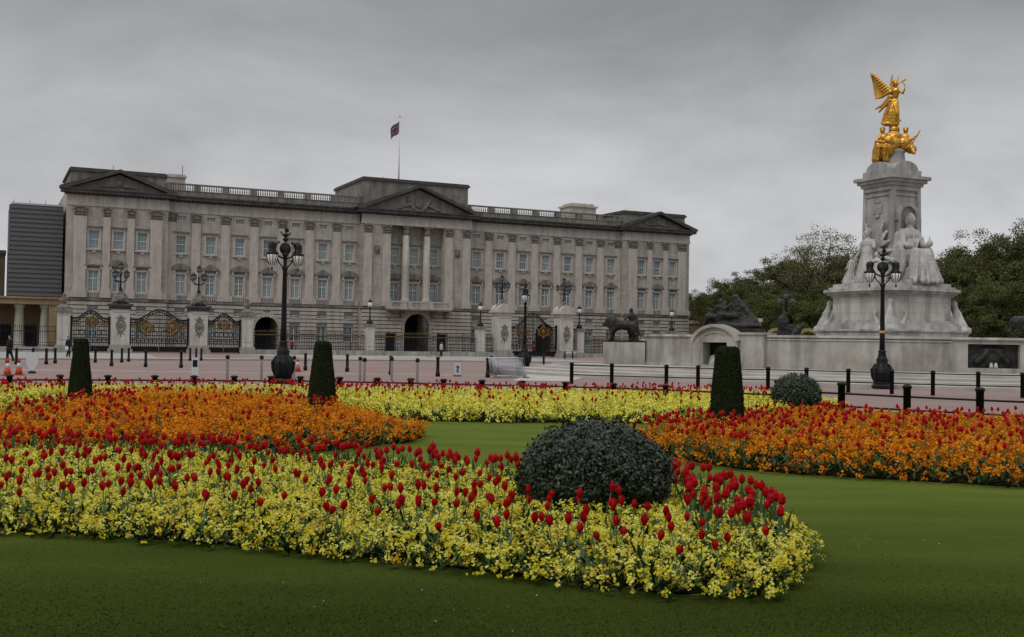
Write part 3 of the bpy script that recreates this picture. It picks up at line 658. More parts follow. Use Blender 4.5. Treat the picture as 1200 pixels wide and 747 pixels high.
def lamp_pier(label, t, zt=3.6):
    hw = .5; o = thing('lamp_pier', label, 'lamp pier', (*line_pt(t, 0), 0), TH, 'slim stone piers with single lanterns')
    MB().box(-hw - .15, hw + .15, -hw - .15, hw + .15, -.02, .7).build('plinth', granite, o); MB().box(-hw, hw, -hw, hw, .7, zt).box(-hw + .12, hw - .12, -hw - .05, -hw + .01, 1.1, zt - .4).build('shaft', pier_m, o)
    MB().box(-hw - .18, hw + .18, -hw - .18, hw + .18, zt, zt + .25).build('cap', soot, o)
    MB().lathe([(.45, zt + .25), (.38, zt + .5), (.16, zt + .75), (.08, zt + 1.1), (.07, zt + 2.2), (.13, zt + 2.3)], 10).build('post', iron, o)
    g, c = lantern_mb(zt + 2.3, 1.15); l = g.build('lantern', glass_l, o); c.build('lantern_cap', iron, l); return o
def gate_t(px): return on_line(px, 400, GX, GY)
tS = {p: gate_t(p) for p in (74, 140, 231.5, 289, 433, 562.5, 587.5, 660, 678.5, 787)}
small_pier('narrow stone pier with urn at the left end of the south gates', tS[74]); big_pier('stone gate pier with lamp cluster left of the gold-crested south gate', tS[140])
big_pier('stone gate pier with lamp cluster right of the gold-crested south gate', tS[231.5]); small_pier('narrow stone pier with urn beside the arched carriage opening', tS[289])
lamp_pier('slim lamp pier on the railings left of the central balcony', tS[433]); lamp_pier('slim lamp pier just left of the central gate pier', tS[562.5])
big_pier('round-headed stone pier with lamp cluster left of the central gate', tS[587.5], 6.1, True); big_pier('round-headed stone pier with lamp cluster right of the central gate', tS[660], 6.1, True)
lamp_pier('slim lamp pier just right of the central gate', tS[678.5]); lamp_pier('slim lamp pier behind the wall near the right pavilion', tS[787])
def railing(label, t0, t1, h=2.65, gilded=True):
    o = thing('railing', label, 'railing', (*line_pt((t0 + t1) / 2, 0), 0), TH, 'black iron railings of the forecourt'); L = (t1 - t0) / 2
    MB().box(-L, L, -.3, .3, -.02, .55).build('plinth', granite, o)
    b = MB(); n = int(2 * L / .21)
    for k in range(n + 1):
        x = -L + .1 + (2 * L - .2) * k / max(n, 1); big = k % 16 == 8
        b.box(x - (.05 if big else .022), x + (.05 if big else .022), -.03, .03, .5, h + (.25 if big else 0))
    b.box(-L, L, -.04, .04, .7, .78); b.box(-L, L, -.04, .04, h - .5, h - .43); b.box(-L, L, -.035, .035, 1.0, 1.05); b.build('bars', iron, o)
    g = MB()
    if gilded: g.box(-L, L, -.05, .05, h - .38, h - .3); 
    for k in range(n + 1):
        x = -L + .1 + (2 * L - .2) * k / max(n, 1); g.lathe([(.05, h), (.05, h + .05), (.008, h + .22)], 4, (x, 0, 0))
    g.build('finials', gold_dull if gilded else iron, o)
railing('iron railing in front of the pale columns at the far left', tS[74] - 28, tS[74] - .7, 2.7, False)
railing('gilt-topped railing between the urn pier and the slim lamp pier', tS[289] + .7, tS[433] - .6)
railing('gilt-topped railing before the palace balcony and central arch', tS[433] + .6, tS[562.5] - .6)
railing('short railing between slim lamp pier and central left pier', tS[562.5] + .6, tS[587.5] - 1.1); railing('short railing between central right pier and slim lamp pier', tS[660] + 1.1, tS[678.5] - .6)
railing('gilt-topped railing running behind the bronze lion', tS[678.5] + .6, tS[787] - .6); railing('gilt-topped railing by the right palace pavilion', tS[787] + .6, tS[787] + 20)
def emblem(o, x, z, s):
    g = MB()
    for k in range(18):
        a = 2 * math.pi * k / 18; g.ell((x + .62 * s * math.cos(a), -.12, z + .62 * s * math.sin(a)), (.13 * s, .07, .13 * s), 6, 4)
    g.ell((x, -.12, z), (.34 * s, .09, .42 * s), 10, 8); g.ell((x, -.12, z + .82 * s), (.26 * s, .1, .2 * s), 8, 6); g.ell((x, -.12, z - .78 * s), (.2 * s, .08, .22 * s), 8, 6)
    for sx in (-1, 1):
        g.tube([(x + sx * .45 * s, -.1, z - .6 * s), (x + sx * .85 * s, -.1, z - .35 * s), (x + sx * .8 * s, -.1, z + .2 * s), (x + sx * .95 * s, -.1, z + .55 * s)], [.1 * s, .15 * s, .13 * s, .07 * s], 6)
    g.build('gilt_crest', gold_dull, o)
def gate(label, t0, t1, h_side, h_mid, crests, arch=True, cat='gate'):
    o = thing('iron_gate', label, 'gate', (*line_pt((t0 + t1) / 2, 0), 0), TH); L = (t1 - t0) / 2
    zt = lambda x: h_side + (h_mid - h_side) * (.5 + .5 * math.cos(math.pi * min(1, abs(x) / (L * .85)))) if arch else h_side
    for sx in (-1, 1):
        mb = MB(); n = int(L / .2)
        for k in range(n):
            x = sx * (.06 + (L - .12) * k / (n - 1)); mb.box(x - .028, x + .028, -.03, .03, .05, zt(x) - .15)
            if k % 2: mb.ell((x, 0, 1.35), (.12, .04, .12), 6, 4)
        for z in (.15, 1.1, 1.6): mb.box(*sorted((sx * .02, sx * L)), -.045, .045, z, z + .09)
        mb.box(*sorted((sx * .02, sx * L)), -.02, .02, .2, .75)
        for k in range(3): mb.tube([(sx * (L * .15 + L * .28 * k + .3 * math.cos(a * .7)), 0, 2.2 + .3 * math.sin(a * .7)) for a in range(10)], .035, 5)
        mb.build('gate_leaf', iron, o)
    mb = MB(); pts = [(-L + 2 * L * k / 24) for k in range(25)]
    mb.tube([(x, 0, zt(x)) for x in pts], .085, 6); mb.tube([(x, 0, zt(x) - .32) for x in pts], .06, 6)
    for x in pts: mb.tube([(x, 0, zt(x) - .32), (x, 0, zt(x))], .04, 5)
    for sx in (-1, 1): mb.box(sx * L - .1, sx * L + .1, -.1, .1, 0, h_side + .3)
    mb.build('overthrow', iron, o)
    for x, z, s in crests: emblem(o, x, z, s * .78)
    for sx in (-1, 1): MB().box(sx * (L - .5) - .4, sx * (L - .5) + .4, -.07, .05, h_side - .7, h_side - .48).build('gilt_band', gold_dull, o)
gate('small iron gate with a single gilt crest at far left', tS[74] + .8, tS[140] - 1.1, 3.7, 4.6, [(.2, 3.4, .9)])
gate('wide iron south gate with two gilt crests', tS[140] + 1.1, tS[231.5] - 1.1, 3.7, 4.9, [(-1.5, 2.9, 1.25), (1.5, 2.9, 1.25)])
gate('small iron gate with a single gilt crest near the arched opening', tS[231.5] + 1.1, tS[289] - .8, 3.7, 4.6, [(0, 3.3, .9)])
gate('tall central iron gate with two faint gilt crests', tS[587.5] + 1.1, tS[660] - 1.1, 3.9, 5.7, [(-1.5, 3.3, 1.2), (1.5, 3.3, 1.2)])

# ------------------------------------------------------------------ the memorial
MV = thing('memorial', 'tall white marble monument with seated statue and gilded winged figure on top', 'monument', (MX, MY, 0), TH)
VIEW = math.atan2(-MX, MY) - TH          # lets the top figures face the lawn
def plan(h, ch, bulge, n=7):                # square plan with cut corners and slightly bowed sides
    pts = []
    for q in range(4):
        a = q * math.pi / 2
        for k in range(n):
            t = -1 + 2 * k / (n - 1); x = t * (h - ch); y = -h - bulge * (1 - t * t)
            pts.append((x * math.cos(a) - y * math.sin(a), x * math.sin(a) + y * math.cos(a)))
    return pts
def stack(name, levels, mat):
    mb = MB(); k = 0
    for z0, z1, h, ch, b in levels: mb.slab(plan(h, ch, b), z0 + .002, z1)
    return mb.build(name, mat, MV)
stack('base', [(.4, 2.3, 4.95, 1.1, .3), (2.3, 2.7, 4.8, 1.05, .3), (2.7, 3.05, 4.45, 1.0, .3), (3.05, 3.2, 4.6, 1.0, .3), (3.2, 3.55, 4.15, .95, .28), (3.55, 3.7, 4.0, .95, .28), (3.7, 3.9, 3.8, .9, .28)], marble)
stack('pedestal', [(3.9, 5.75, 3.5, .85, .26)], marble_block)
stack('pedestal_cornice', [(5.75, 5.92, 3.62, .85, .26), (5.92, 6.1, 3.85, .9, .26), (6.1, 6.32, 4.05, .95, .26), (6.32, 6.5, 3.75, .9, .24), (6.5, 6.75, 3.5, .85, .22)], marble)
mb = MB()
for z0, z1, h in ((6.75, 8.3, 1.85), (8.3, 8.5, 1.95), (8.5, 8.9, 1.7)): mb.slab(plan(h, .22, 0, 2), z0 + .003, z1)
v = [(sx * h, sy * h, z) for h, z in ((1.52, 8.9), (1.38, 14.3)) for sx, sy in ((-1, -1), (1, -1), (1, 1), (-1, 1))]
mb.add(v, [(0, 1, 5, 4), (1, 2, 6, 5), (2, 3, 7, 6), (3, 0, 4, 7), (4, 5, 6, 7)])
mb.build('pylon', shaft_m, MV)
for sx, sy in ((-1, -1), (1, -1), (-1, 1), (1, 1)):
    MB().prism([(sx * 1.24, 8.9), (sx * 1.59, 8.9), (sx * 1.46, 14.0), (sx * 1.11, 14.0)], sy * 1.22, sy * 1.56).build('corner_pilaster', shaft_m, MV)
mb = MB()
for z0, z1, h in ((13.6, 13.75, 1.5), (14.0, 14.35, 1.56), (14.35, 14.6, 1.7), (14.6, 14.85, 1.9), (14.85, 15.1, 2.1)): mb.slab(plan(h, .1, 0, 2), z0 + .003, z1)
mb.build('cornice', shaft_m, MV)
mb = MB(); mb.slab(plan(1.62, .16, 0, 2), 15.12, 15.6)
for q in range(4):
    X = Matrix.Rotation(q * math.pi / 2, 4, 'Z'); mb.prism([(-1.2, 15.59)] + [(1.2 * math.cos(math.pi * (12 - k) / 12), 15.6 + .7 * math.sin(math.pi * k / 12)) for k in range(13)], -1.56, -.95, X=X)
mb.lathe([(1.1, 15.6), (1.0, 16.1), (.9, 16.3), (.82, 17.1), (.95, 17.25), (.65, 17.5), (.5, 17.8)], 20, (.25, .1, 0)); mb.build('crowning_block', shaft_m, MV)
# niche behind the seated figure and shield on the side face
ro_, ri_, zn = 1.1, .85, 11.9
an_ = lambda r: [(r * math.cos(math.pi * k / 14), zn + r * math.sin(math.pi * k / 14)) for k in range(15)]
mb = MB(); mb.prism([(ro_, 8.9)] + an_(ro_) + [(-ro_, 8.9), (-ri_, 8.9)] + an_(ri_)[::-1] + [(ri_, 8.9)], -1.82, -1.25)
for sx in (-1, 1): mb.prism([(sx * 1.22, zn - .28), (sx * 1.22, zn - .08), (sx * 1.11, zn - .08), (sx * 1.11, zn - .28)], -1.88, -1.3)
mb.build('niche', shaft_m, MV)
MB().prism(an_(.84) + [(-.84, 8.9), (.84, 8.9)], -1.53, -1.25).build('niche_back', shaft_m, MV)
o = sculpt('shield', [('e', (-1.46, 0, 12.6), (.12, .36, .55)), ('e', (-1.48, 0, 13.15), (.12, .3, .16)), ('e', (-1.46, .36, 12.6), (.1, .12, .45)), ('e', (-1.46, -.36, 12.6), (.1, .12, .45)), ('e', (-1.5, 0, 12.0), (.1, .25, .14))], .045, shaft_m, MV, noise=.08, nscale=.2)
# scroll consoles like ships' prows at the corners
for q in range(4):
    a = math.pi / 4 + q * math.pi / 2
    pc = sculpt('prow_console', [('e', (0, -5.55, 3.15), (.95, .75, .6)), ('e', (0, -5.5, 3.6), (.75, .6, .55)), ('c', (0, -5.45, 3.8), (0, -5.2, 5.3), .5, .12), ('e', (0, -5.15, 5.25), (.22, .25, .3)), ('c', (-.75, -5.2, 3.3), (-1.15, -4.9, 4.3), .22, .14), ('c', (.75, -5.2, 3.3), (1.15, -4.9, 4.3), .22, .14), ('c', (-1.15, -4.9, 4.3), (-.9, -4.9, 4.7), .14, .08), ('c', (1.15, -4.9, 4.3), (.9, -4.9, 4.7), .14, .08), ('e', (0, -6.25, 3.2), (.16, .16, .3)), ('c', (-.3, -6.05, 3.5), (-.05, -5.6, 4.6), .1, .06), ('c', (.3, -6.05, 3.5), (.05, -5.6, 4.6), .1, .06)], .085, marble, MV, (0, 0, 0), a, noise=.09, nscale=.3); pc.location = (.55 * -math.sin(a), .55 * math.cos(a), 0)
    MB().box(-1.0, 1.0, -6.0, -4.2, .4, 2.5).build('console_block', marble, MV, rz=a)
def human(o, facing, scale, pose='stand', wings=False, lift=(0, 0, 0)): pass
# the seated queen, facing away from the palace
q0_ = [('b', (-1.25, 1.25, -2.0, .3, 0, 1.1)), ('b', (-1.3, -.95, -1.2, .3, 1.1, 2.5)), ('b', (.95, 1.3, -1.2, .3, 1.1, 2.5)), ('b', (-1.1, 1.1, .0, .35, 1.0, 4.6)),
      ('e', (0, -1.0, 1.9), (1.05, 1.0, .75)), ('c', (-.5, -.6, 2.2), (-.6, -1.75, 2.15), .55, .5), ('c', (.5, -.6, 2.2), (.6, -1.75, 2.15), .55, .5), ('c', (-.6, -1.75, 2.1), (-.65, -1.9, .5), .52, .75), ('c', (.6, -1.75, 2.1), (.65, -1.9, .5), .52, .75),
      ('e', (0, -2.0, .35), (1.5, .8, .5)), ('e', (0, -.45, 2.9), (.75, .55, .8)), ('e', (0, -.45, 3.7), (.85, .5, .6)), ('c', (0, -.5, 4.1), (0, -.55, 4.6), .27, .22), ('e', (0, -.62, 4.85), (.33, .38, .45)), ('e', (0, -.98, 4.82), (.07, .1, .1)), ('e', (0, -.38, 4.72), (.38, .32, .48)), ('e', (0, -.55, 5.24), (.2, .2, .12)),
      ('c', (-.8, -.45, 3.85), (-1.1, -.8, 2.95), .32, .26), ('c', (-1.1, -.8, 2.95), (-.85, -1.6, 2.75), .24, .17), ('c', (.8, -.45, 3.85), (1.1, -.8, 2.95), .32, .26), ('c', (1.1, -.8, 2.95), (.95, -1.6, 2.8), .24, .17), ('e', (.95, -1.75, 3.0), (.26, .26, .26)), ('c', (.95, -1.75, 3.2), (.95, -1.75, 3.55), .07, .04),
      ('c', (-.85, -1.7, 2.5), (-.75, -1.7, 4.0), .06, .06), ('e', (1.5, -.9, 1.6), (.45, .9, 1.3)), ('e', (-1.45, -.6, 1.7), (.4, .9, 1.4)), ('c', (1.2, -.4, 3.4), (1.65, -.7, .6), .35, .5), ('c', (-1.1, -.3, 3.6), (-1.55, -.6, .6), .35, .5)]
rq = random.Random(4)
for k in range(9):
    x = -1.1 + .275 * k + rq.uniform(-.1, .1); q0_.append(('c', (x * .55 + rq.uniform(-.1, .1), -2.1 - .2 * math.cos(x), 2.1), (x * 1.3 + rq.uniform(-.25, .25), -2.6 - rq.uniform(0, .35), .12), rq.uniform(.1, .18), rq.uniform(.16, .28)))
for k in range(6): q0_.append(('c', (rq.uniform(-.6, .6), -.9, 3.4 - .3 * k), (rq.uniform(-1, 1), -1.7, 2.5 - .2 * k), .1, .14))
qs = sculpt('seated_queen_statue', q0_, .05, marble, MV, (0, -1.45, 6.75), 0, noise=.07, nscale=.16, smooth=1); qs.scale = (.92, .92, 1.02)
MB().box(-1.35, 1.35, -3.45, -1.9, 6.76, 7.0).build('statue_plinth', marble, MV)
# winged standing figure with children on the side
def standing(s, x=0, y=0, z=0, wings=True, armup=0):
    L = [('c', (x, y, z + .2 * s), (x, y, z + 1.0 * s), .42 * s, .26 * s), ('e', (x, y - .05 * s, z + 1.15 * s), (.27 * s, .2 * s, .3 * s)), ('e', (x, y, z + 1.45 * s), (.3 * s, .19 * s, .25 * s)), ('c', (x, y, z + 1.6 * s), (x, y, z + 1.75 * s), .09 * s, .08 * s), ('e', (x, y - .03 * s, z + 1.88 * s), (.12 * s, .14 * s, .16 * s)), ('e', (x, y - .16 * s, z + 1.87 * s), (.03 * s, .04 * s, .04 * s)), ('e', (x, y + .04 * s, z + 1.95 * s), (.14 * s, .14 * s, .13 * s)),
         ('c', (x - .28 * s, y, z + 1.55 * s), (x - .4 * s, y - .05 * s, z + 1.2 * s), .09 * s, .075 * s), ('c', (x - .4 * s, y - .05 * s, z + 1.2 * s), (x - .35 * s, y - .3 * s, z + 1.0 * s), .07 * s, .05 * s), ('c', (x + .28 * s, y, z + 1.55 * s), (x + .45 * s, y - .1 * s, z + (1.25 + .4 * armup) * s), .09 * s, .07 * s), ('c', (x + .45 * s, y - .1 * s, z + (1.25 + .4 * armup) * s), (x + .5 * s, y - .25 * s, z + (1.1 + 1.0 * armup) * s), .07 * s, .05 * s)]
    for k in range(6):
        a = -1.2 + k * .5; L.append(('c', (x + .2 * s * math.sin(a), y - .2 * s * math.cos(a), z + 1.1 * s), (x + .48 * s * math.sin(a), y - .42 * s * math.cos(a), z + .05 * s), .06 * s, .1 * s))
    if wings:
        for sx in (-1, 1):
            for k in range(5): L.append(('c', (x + sx * .15 * s, y + .2 * s, z + (1.5 - .1 * k) * s), (x + sx * (.5 + .12 * k) * s, y + .35 * s, z + (2.25 - .35 * k) * s), .1 * s, .06 * s))
    return L
j = standing(2.1, 0, -.3, 0, True, .2)
for x in (-1.5, 1.4): j += standing(1.15, x, -.7, 0, False)
j += [('e', (-1.6, -.3, .9), (.6, .55, .9)), ('e', (1.5, -.2, .8), (.6, .5, .8)), ('b', (-2.1, 2.1, -1.1, .5, -.1, .25)), ('c', (-2.0, -.7, .2), (-1.6, -.2, 1.9), .45, .3), ('c', (1.9, -.6, .2), (1.4, -.1, 1.7), .45, .3), ('c', (.5, .2, 3), (1.2, .2, 4.9), .3, .06), ('c', (.4, .2, 2.6), (1.25, .2, 3.6), .3, .1)]
gs = sculpt('winged_figure_group', j, .05, marble, MV, (-2.1, 0, 6.75), -math.pi / 2, noise=.07, nscale=.16, smooth=1); gs.scale = (.93, .93, 1)
j2 = [b for b in j]; sculpt('winged_figure_group', j2, .1, marble, MV, (2.1, 0, 6.75), math.pi / 2, noise=.1, nscale=.3)
# gilded group on top
def pxl(px, py): return ((px - 1045) / 14.98, (410.7 - py) / 14.98 + 1.65)
def G(px, py, y=0): x, z = pxl(px, py); return (x, y, z)
vic = [('e', G(1048, 97, -.08), (.19, .21, .25)), ('e', G(1047, 94.8, .02), (.21, .21, .19)), ('e', G(1049.5, 97.5, -.28), (.05, .06, .06)), ('c', G(1048, 100), G(1048.5, 103), .09, .12), ('e', G(1048.8, 106, -.05), (.33, .25, .33)), ('c', G(1048.5, 109), G(1047.3, 116), .27, .22),
       ('c', G(1047.3, 116), G(1046, 124), .24, .34), ('c', G(1046, 124), G(1044.5, 134), .34, .32), ('c', G(1044.5, 134), G(1046, 146), .32, .36), ('c', G(1048, 124, -.15), G(1050, 133, -.3), .26, .2), ('c', G(1050, 133, -.3), G(1049, 145, -.15), .2, .2), ('c', G(1049, 139, -.1), G(1054, 141.5, -.2), .2, .08),
       ('c', G(1044, 122, .1), G(1038, 131, .15), .26, .2), ('c', G(1038, 131, .15), G(1034, 143, .1), .2, .13), ('c', G(1044, 130, .1), G(1038, 144, .05), .26, .2), ('e', G(1040, 144.5), (.45, .4, .16)), ('c', G(1043, 112, .1), G(1034, 121, .2), .2, .14), ('c', G(1034, 121, .2), G(1025.5, 125.5, .25), .14, .05), ('c', G(1042, 116, .1), G(1030, 129, .2), .18, .07),
       ('c', G(1046, 104), G(1042.8, 97), .115, .095), ('c', G(1042.8, 97), G(1044.2, 88), .085, .06), ('e', G(1044.4, 87), (.06, .06, .1)), ('c', G(1051.5, 104, -.1), G(1056.5, 110, -.3), .115, .09), ('c', G(1056.5, 110, -.3), G(1058.5, 105, -.45), .08, .055), ('c', G(1051, 97, .1), G(1059, 91.5, .3), .05, .085)]
for k in range(8):
    a = k * math.pi / 6 - .6; b = (k + 1) * math.pi / 6 - .6; vic.append(('c', G(1054.5 + 4.2 * math.cos(a), 103 - 6 * math.sin(a), -.4), G(1054.5 + 4.2 * math.cos(b), 103 - 6 * math.sin(b), -.4), .04, .04))
for k in range(7):
    x0, x1, x2 = 1044.5 + 1.1 * k, 1041.5 + 1.7 * k, 1037 + 2.4 * k; vic += [('c', G(x0, 117, -.22), G(x1, 131, -.36 + .02 * abs(k - 4)), .05, .07), ('c', G(x1, 131, -.36 + .02 * abs(k - 4)), G(x2, 146, -.30 + .03 * abs(k - 4)), .07, .1)]
vict = sculpt('winged_victory', vic, .035, gold, MV, (0, 0, 0), VIEW, noise=.03, nscale=.12, smooth=1)
wl = []; lp = lambda p, q, t: (p[0] + (q[0] - p[0]) * t, p[1] + (q[1] - p[1]) * t)
for k in range(17):
    t = k / 16; a, b = lp((1042.5, 106), (1024.5, 85), t), lp((1025.5, 113), (1020, 79.5), t ** 1.15); mid = lp(a, b, .55); wl += [('c', G(a[0], a[1], .1 + .35 * t), G(mid[0] - .6, mid[1] + 1.2, .25 + .4 * t), .15, .12), ('c', G(mid[0] - .6, mid[1] + 1.2, .25 + .4 * t), G(b[0], b[1], .3 + .45 * t), .12, .035)]
    if k % 2 == 0: c = lp(a, b, .45); wl.append(('c', G(a[0], a[1], .02 + .33 * t), G(c[0], c[1] + 1, .08 + .36 * t), .14, .07))
wl += [('c', G(1043.5, 106, .1), G(1036, 98.5, .25), .2, .15), ('c', G(1036, 98.5, .25), G(1022, 81, .5), .14, .05)]
sculpt('left_wing', wl, .035, gold, vict, smooth=0)
wr = []
for k in range(8):
    t = k / 7; wr.append(('c', G(1047 - .3 * k, 105 + 4 * t, .3 + .1 * t), (pxl(1048 - 1.0 * k, 0)[0] + .25, 1.9 - .7 * t, pxl(0, 82 + 30 * t)[1]), .15, .05))
sculpt('right_wing', wr, .045, gold, vict, smooth=1)
orb = [('e', G(1047, 152), (.42, .42, .42)), ('e', G(1046, 160), (.62, .55, .5)), ('e', G(1043, 169, -.2), (.85, .65, .7)), ('e', G(1033, 179, -.4), (.70, .6, .75)), ('e', G(1040, 174, -.55), (.6, .5, .75)), ('c', G(1030, 170, -.5), G(1026.5, 188, -.6), .38, .3), ('c', G(1036, 176, -.7), G(1038, 189, -.8), .34, .26), ('e', G(1058, 168, .1), (.6, .5, .6)), ('e', G(1066, 175, .0), (.42, .45, .38)), ('c', G(1066, 174, -.3), G(1069, 181, -.5), .22, .14)]
def seated(px, lean, y=-.3):
    return [('e', G(px, 153, y), (.19, .21, .24)), ('e', G(px, 151, y + .05), (.22, .23, .18)), ('c', G(px, 157, y), G(px, 159, y), .1, .12), ('e', G(px + lean * .5, 162, y), (.36, .28, .42)), ('e', G(px + lean, 170, y), (.42, .38, .42))]
gl = orb + seated(1034, 2, -.4) + [('c', G(1031, 160, -.4), G(1027, 166, -.7), .13, .1), ('c', G(1027, 166, -.7), G(1034, 168, -1.0), .1, .08), ('e', G(1041, 167, -.9), (.42, .12, .45)), ('e', G(1041, 167, -1.0), (.2, .12, .2)), ('c', G(1035, 171, -.7), G(1030, 174, -1.0), .24, .2), ('c', G(1030, 174, -1.0), G(1029, 189, -1.0), .19, .13), ('c', G(1040, 172, -.7), G(1037, 175, -1.1), .24, .2), ('c', G(1037, 175, -1.1), G(1036, 189, -1.05), .19, .13)]
gl += seated(1060, -1.5, .1) + [('c', G(1062, 160, .1), G(1067, 164, -.1), .13, .1), ('c', G(1067, 164, -.1), G(1072, 160, -.2), .1, .07), ('c', G(1064, 174, -.3), G(1075.5, 154, -.2), .06, .07)]
sculpt('gilded_seated_figures', gl, .04, gold, MV, (0, 0, 0), VIEW, noise=.06, nscale=.2, smooth=1)

# curved fountain wall round the memorial
def circ_angle(px, R_, cx=MX, cy=MY):
    u, _ = ray(px, 405); A = 1 + u * u; B = -2 * (u * cx + cy); C_ = cx * cx + cy * cy - R_ * R_
    Y = (-B - math.sqrt(max(0, B * B - 4 * A * C_))) / (2 * A); return math.atan2(Y - cy, u * Y - cx)
def arc(mb, r0, r1, z0, z1, a0, a1, cx, cy, n=60, mat=0):
    for k in range(n):
        p, q = a0 + (a1 - a0) * k / n, a0 + (a1 - a0) * (k + 1) / n
        quad = [(cx + r * math.cos(t), cy + r * math.sin(t)) for r, t in ((r0, p), (r0, q), (r1, q), (r1, p))]
        vs = [(x, y, z) for z in (z0, z1) for x, y in quad]; fs = [(4, 5, 6, 7), (0, 1, 5, 4), (2, 3, 7, 6), (3, 2, 1, 0)]
        if k == 0: fs.append((0, 4, 7, 3))
        if k == n - 1: fs.append((1, 2, 6, 5))
        mb.add(vs, fs, mat)
SX, SY = 31.0, 82.5
sa0 = math.atan2(72.3 - SY, 4.2 - SX) ; sa0 = sa0 if sa0 < 0 else sa0 - 2 * math.pi
sa0 = R(-161); sa1 = R(-15)
st = MB()
for r, z0, z1 in ((34.6, -.12, .06), (33.0, .06, .2), (31.4, .2, .34), (30.0, .34, .48)): arc(st, 12, r, z0 - .0, z1, sa0, sa1, SX, SY, 90)
struct('memorial_steps', st, step_m)
mb = MB(); mb.add([(x, y, -.108) for x, y in [ground(600, 446, -.1), ground(668, 447, -.1), ground(690, 440, -.1), ground(668, 430, -.1), ground(640, 430, -.1)]], [(0, 1, 2, 3, 4)]); struct('pale_apron', mb, step_m)
FW = thing('fountain_wall', 'long curved pale stone retaining wall around the foot of the monument', 'wall', (0, 0, 0))
wa0, wa1 = circ_angle(757, 27), R(-25)
ap = circ_angle(841, 27); an = circ_angle(1165, 27); RW = 27
def hole_seg(mb, a0, a1, z0, z1, r0=26.2, r1=27.0): arc(mb, r0, r1, z0, z1, a0, a1, MX, MY, max(4, int(abs(a1 - a0) / .03)))
w_ap, w_an = 1.48 / RW, 1.35 / RW
ZB, ZT = .45, 2.28
mb = MB(); hole_seg(mb, wa0, ap - w_ap, ZB, ZT); hole_seg(mb, ap + w_ap, an - w_an, ZB, ZT); hole_seg(mb, an + w_an, wa1, ZB, ZT); hole_seg(mb, an - w_an, an + w_an, ZB, .75); hole_seg(mb, an - w_an, an + w_an, 2.05, ZT)
mb.build('wall_face', granite, FW)
mb = MB(); arc(mb, 26.1, 27.14, ZT + .002, ZT + .13, wa0, ap - w_ap, MX, MY, 10); arc(mb, 26.1, 27.14, ZT + .002, ZT + .13, ap + w_ap, wa1, MX, MY, 50); arc(mb, 26.3, 27.06, 2.12, 2.2, ap + w_ap + .05, an - w_an - .03, MX, MY, 30)
arc(mb, 26.3, 27.1, .452, .66, wa0, ap - w_ap, MX, MY, 10); mb.build('coping', marble, FW)
arcp = lambda a, r: (MX + r * math.cos(a), MY + r * math.sin(a), 0)
# dark relief panel
X = Matrix.Translation(arcp(an, 26.75)) @ Matrix.Rotation(an + math.pi / 2, 4, 'Z')
pn = sculpt('relief_panel', [('b', (-1.45, 1.45, .1, .3, .6, 2.1)), ('c', (-.8, .05, 1.1), (-.3, .02, 1.6), .2, .15), ('c', (.8, .05, 1.1), (.3, .02, 1.6), .2, .15), ('e', (0, .05, 1.75), (.7, .12, .15)), ('e', (0, .05, 1.2), (.35, .12, .4))], .06, bronze, FW, noise=.08, nscale=.2); pn.matrix_local = X
mb = MB()
for sx in (-.12, .12): mb.lathe([(.12, .76), (.1, .9), (.05, 1.05)], 8, (sx, -.15, 0))
o = mb.build('spout', marble, FW); o.matrix_local = X
# arched fountain bay
X = Matrix.Translation(arcp(ap, 27)) @ Matrix.Rotation(ap + math.pi / 2, 4, 'Z')
fb = MB(); hw, nw = 1.48, .80
for sx in (-1, 1): fb.box(*sorted((sx * nw, sx * hw)), -.35, 1.1, ZB, 2.3)
fb.box(-nw, nw, -.35, 1.1, 1.95, 2.3); fb.box(-nw, nw, -.35, -.05, ZB, .62)
ro, zc = 1.8, 1.36
pts = lambda r, s: [(r * math.sin(t), zc + r * math.cos(t) * s) for t in [(-1 + 2 * k / 16) * 1.12 for k in range(17)]]
fb.prism(pts(1.6, .93) + [(1.4, 2.301), (-1.4, 2.301)], -.3, 1.1)
o = fb.build('fountain_bay', granite, FW); o.matrix_local = X
fb = MB(); fb.prism(pts(1.82, .92) + pts(1.605, .93)[::-1], -.5, 1.15); fb.prism(pts(1.35, .93) + pts(1.25, .93)[::-1], -.36, -.301); o = fb.build('arched_pediment', granite, FW); o.matrix_local = X
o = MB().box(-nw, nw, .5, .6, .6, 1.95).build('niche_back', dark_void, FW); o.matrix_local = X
o = sculpt('basin_rock', [('e', (0, .0, .7), (.6, .4, .3)), ('e', (-.3, .05, .95), (.25, .25, .25)), ('e', (.3, .1, .85), (.3, .25, .3))], .07, granite, FW, noise=.15, nscale=.2); o.matrix_local = X
pb = MB().box(1.50, 3.1, -.15, 1.2, ZB, 2.42).box(1.49, 3.2, -.25, 1.25, 2.422, 2.55); o = pb.build('end_pedestal', granite, FW); o.matrix_local = X
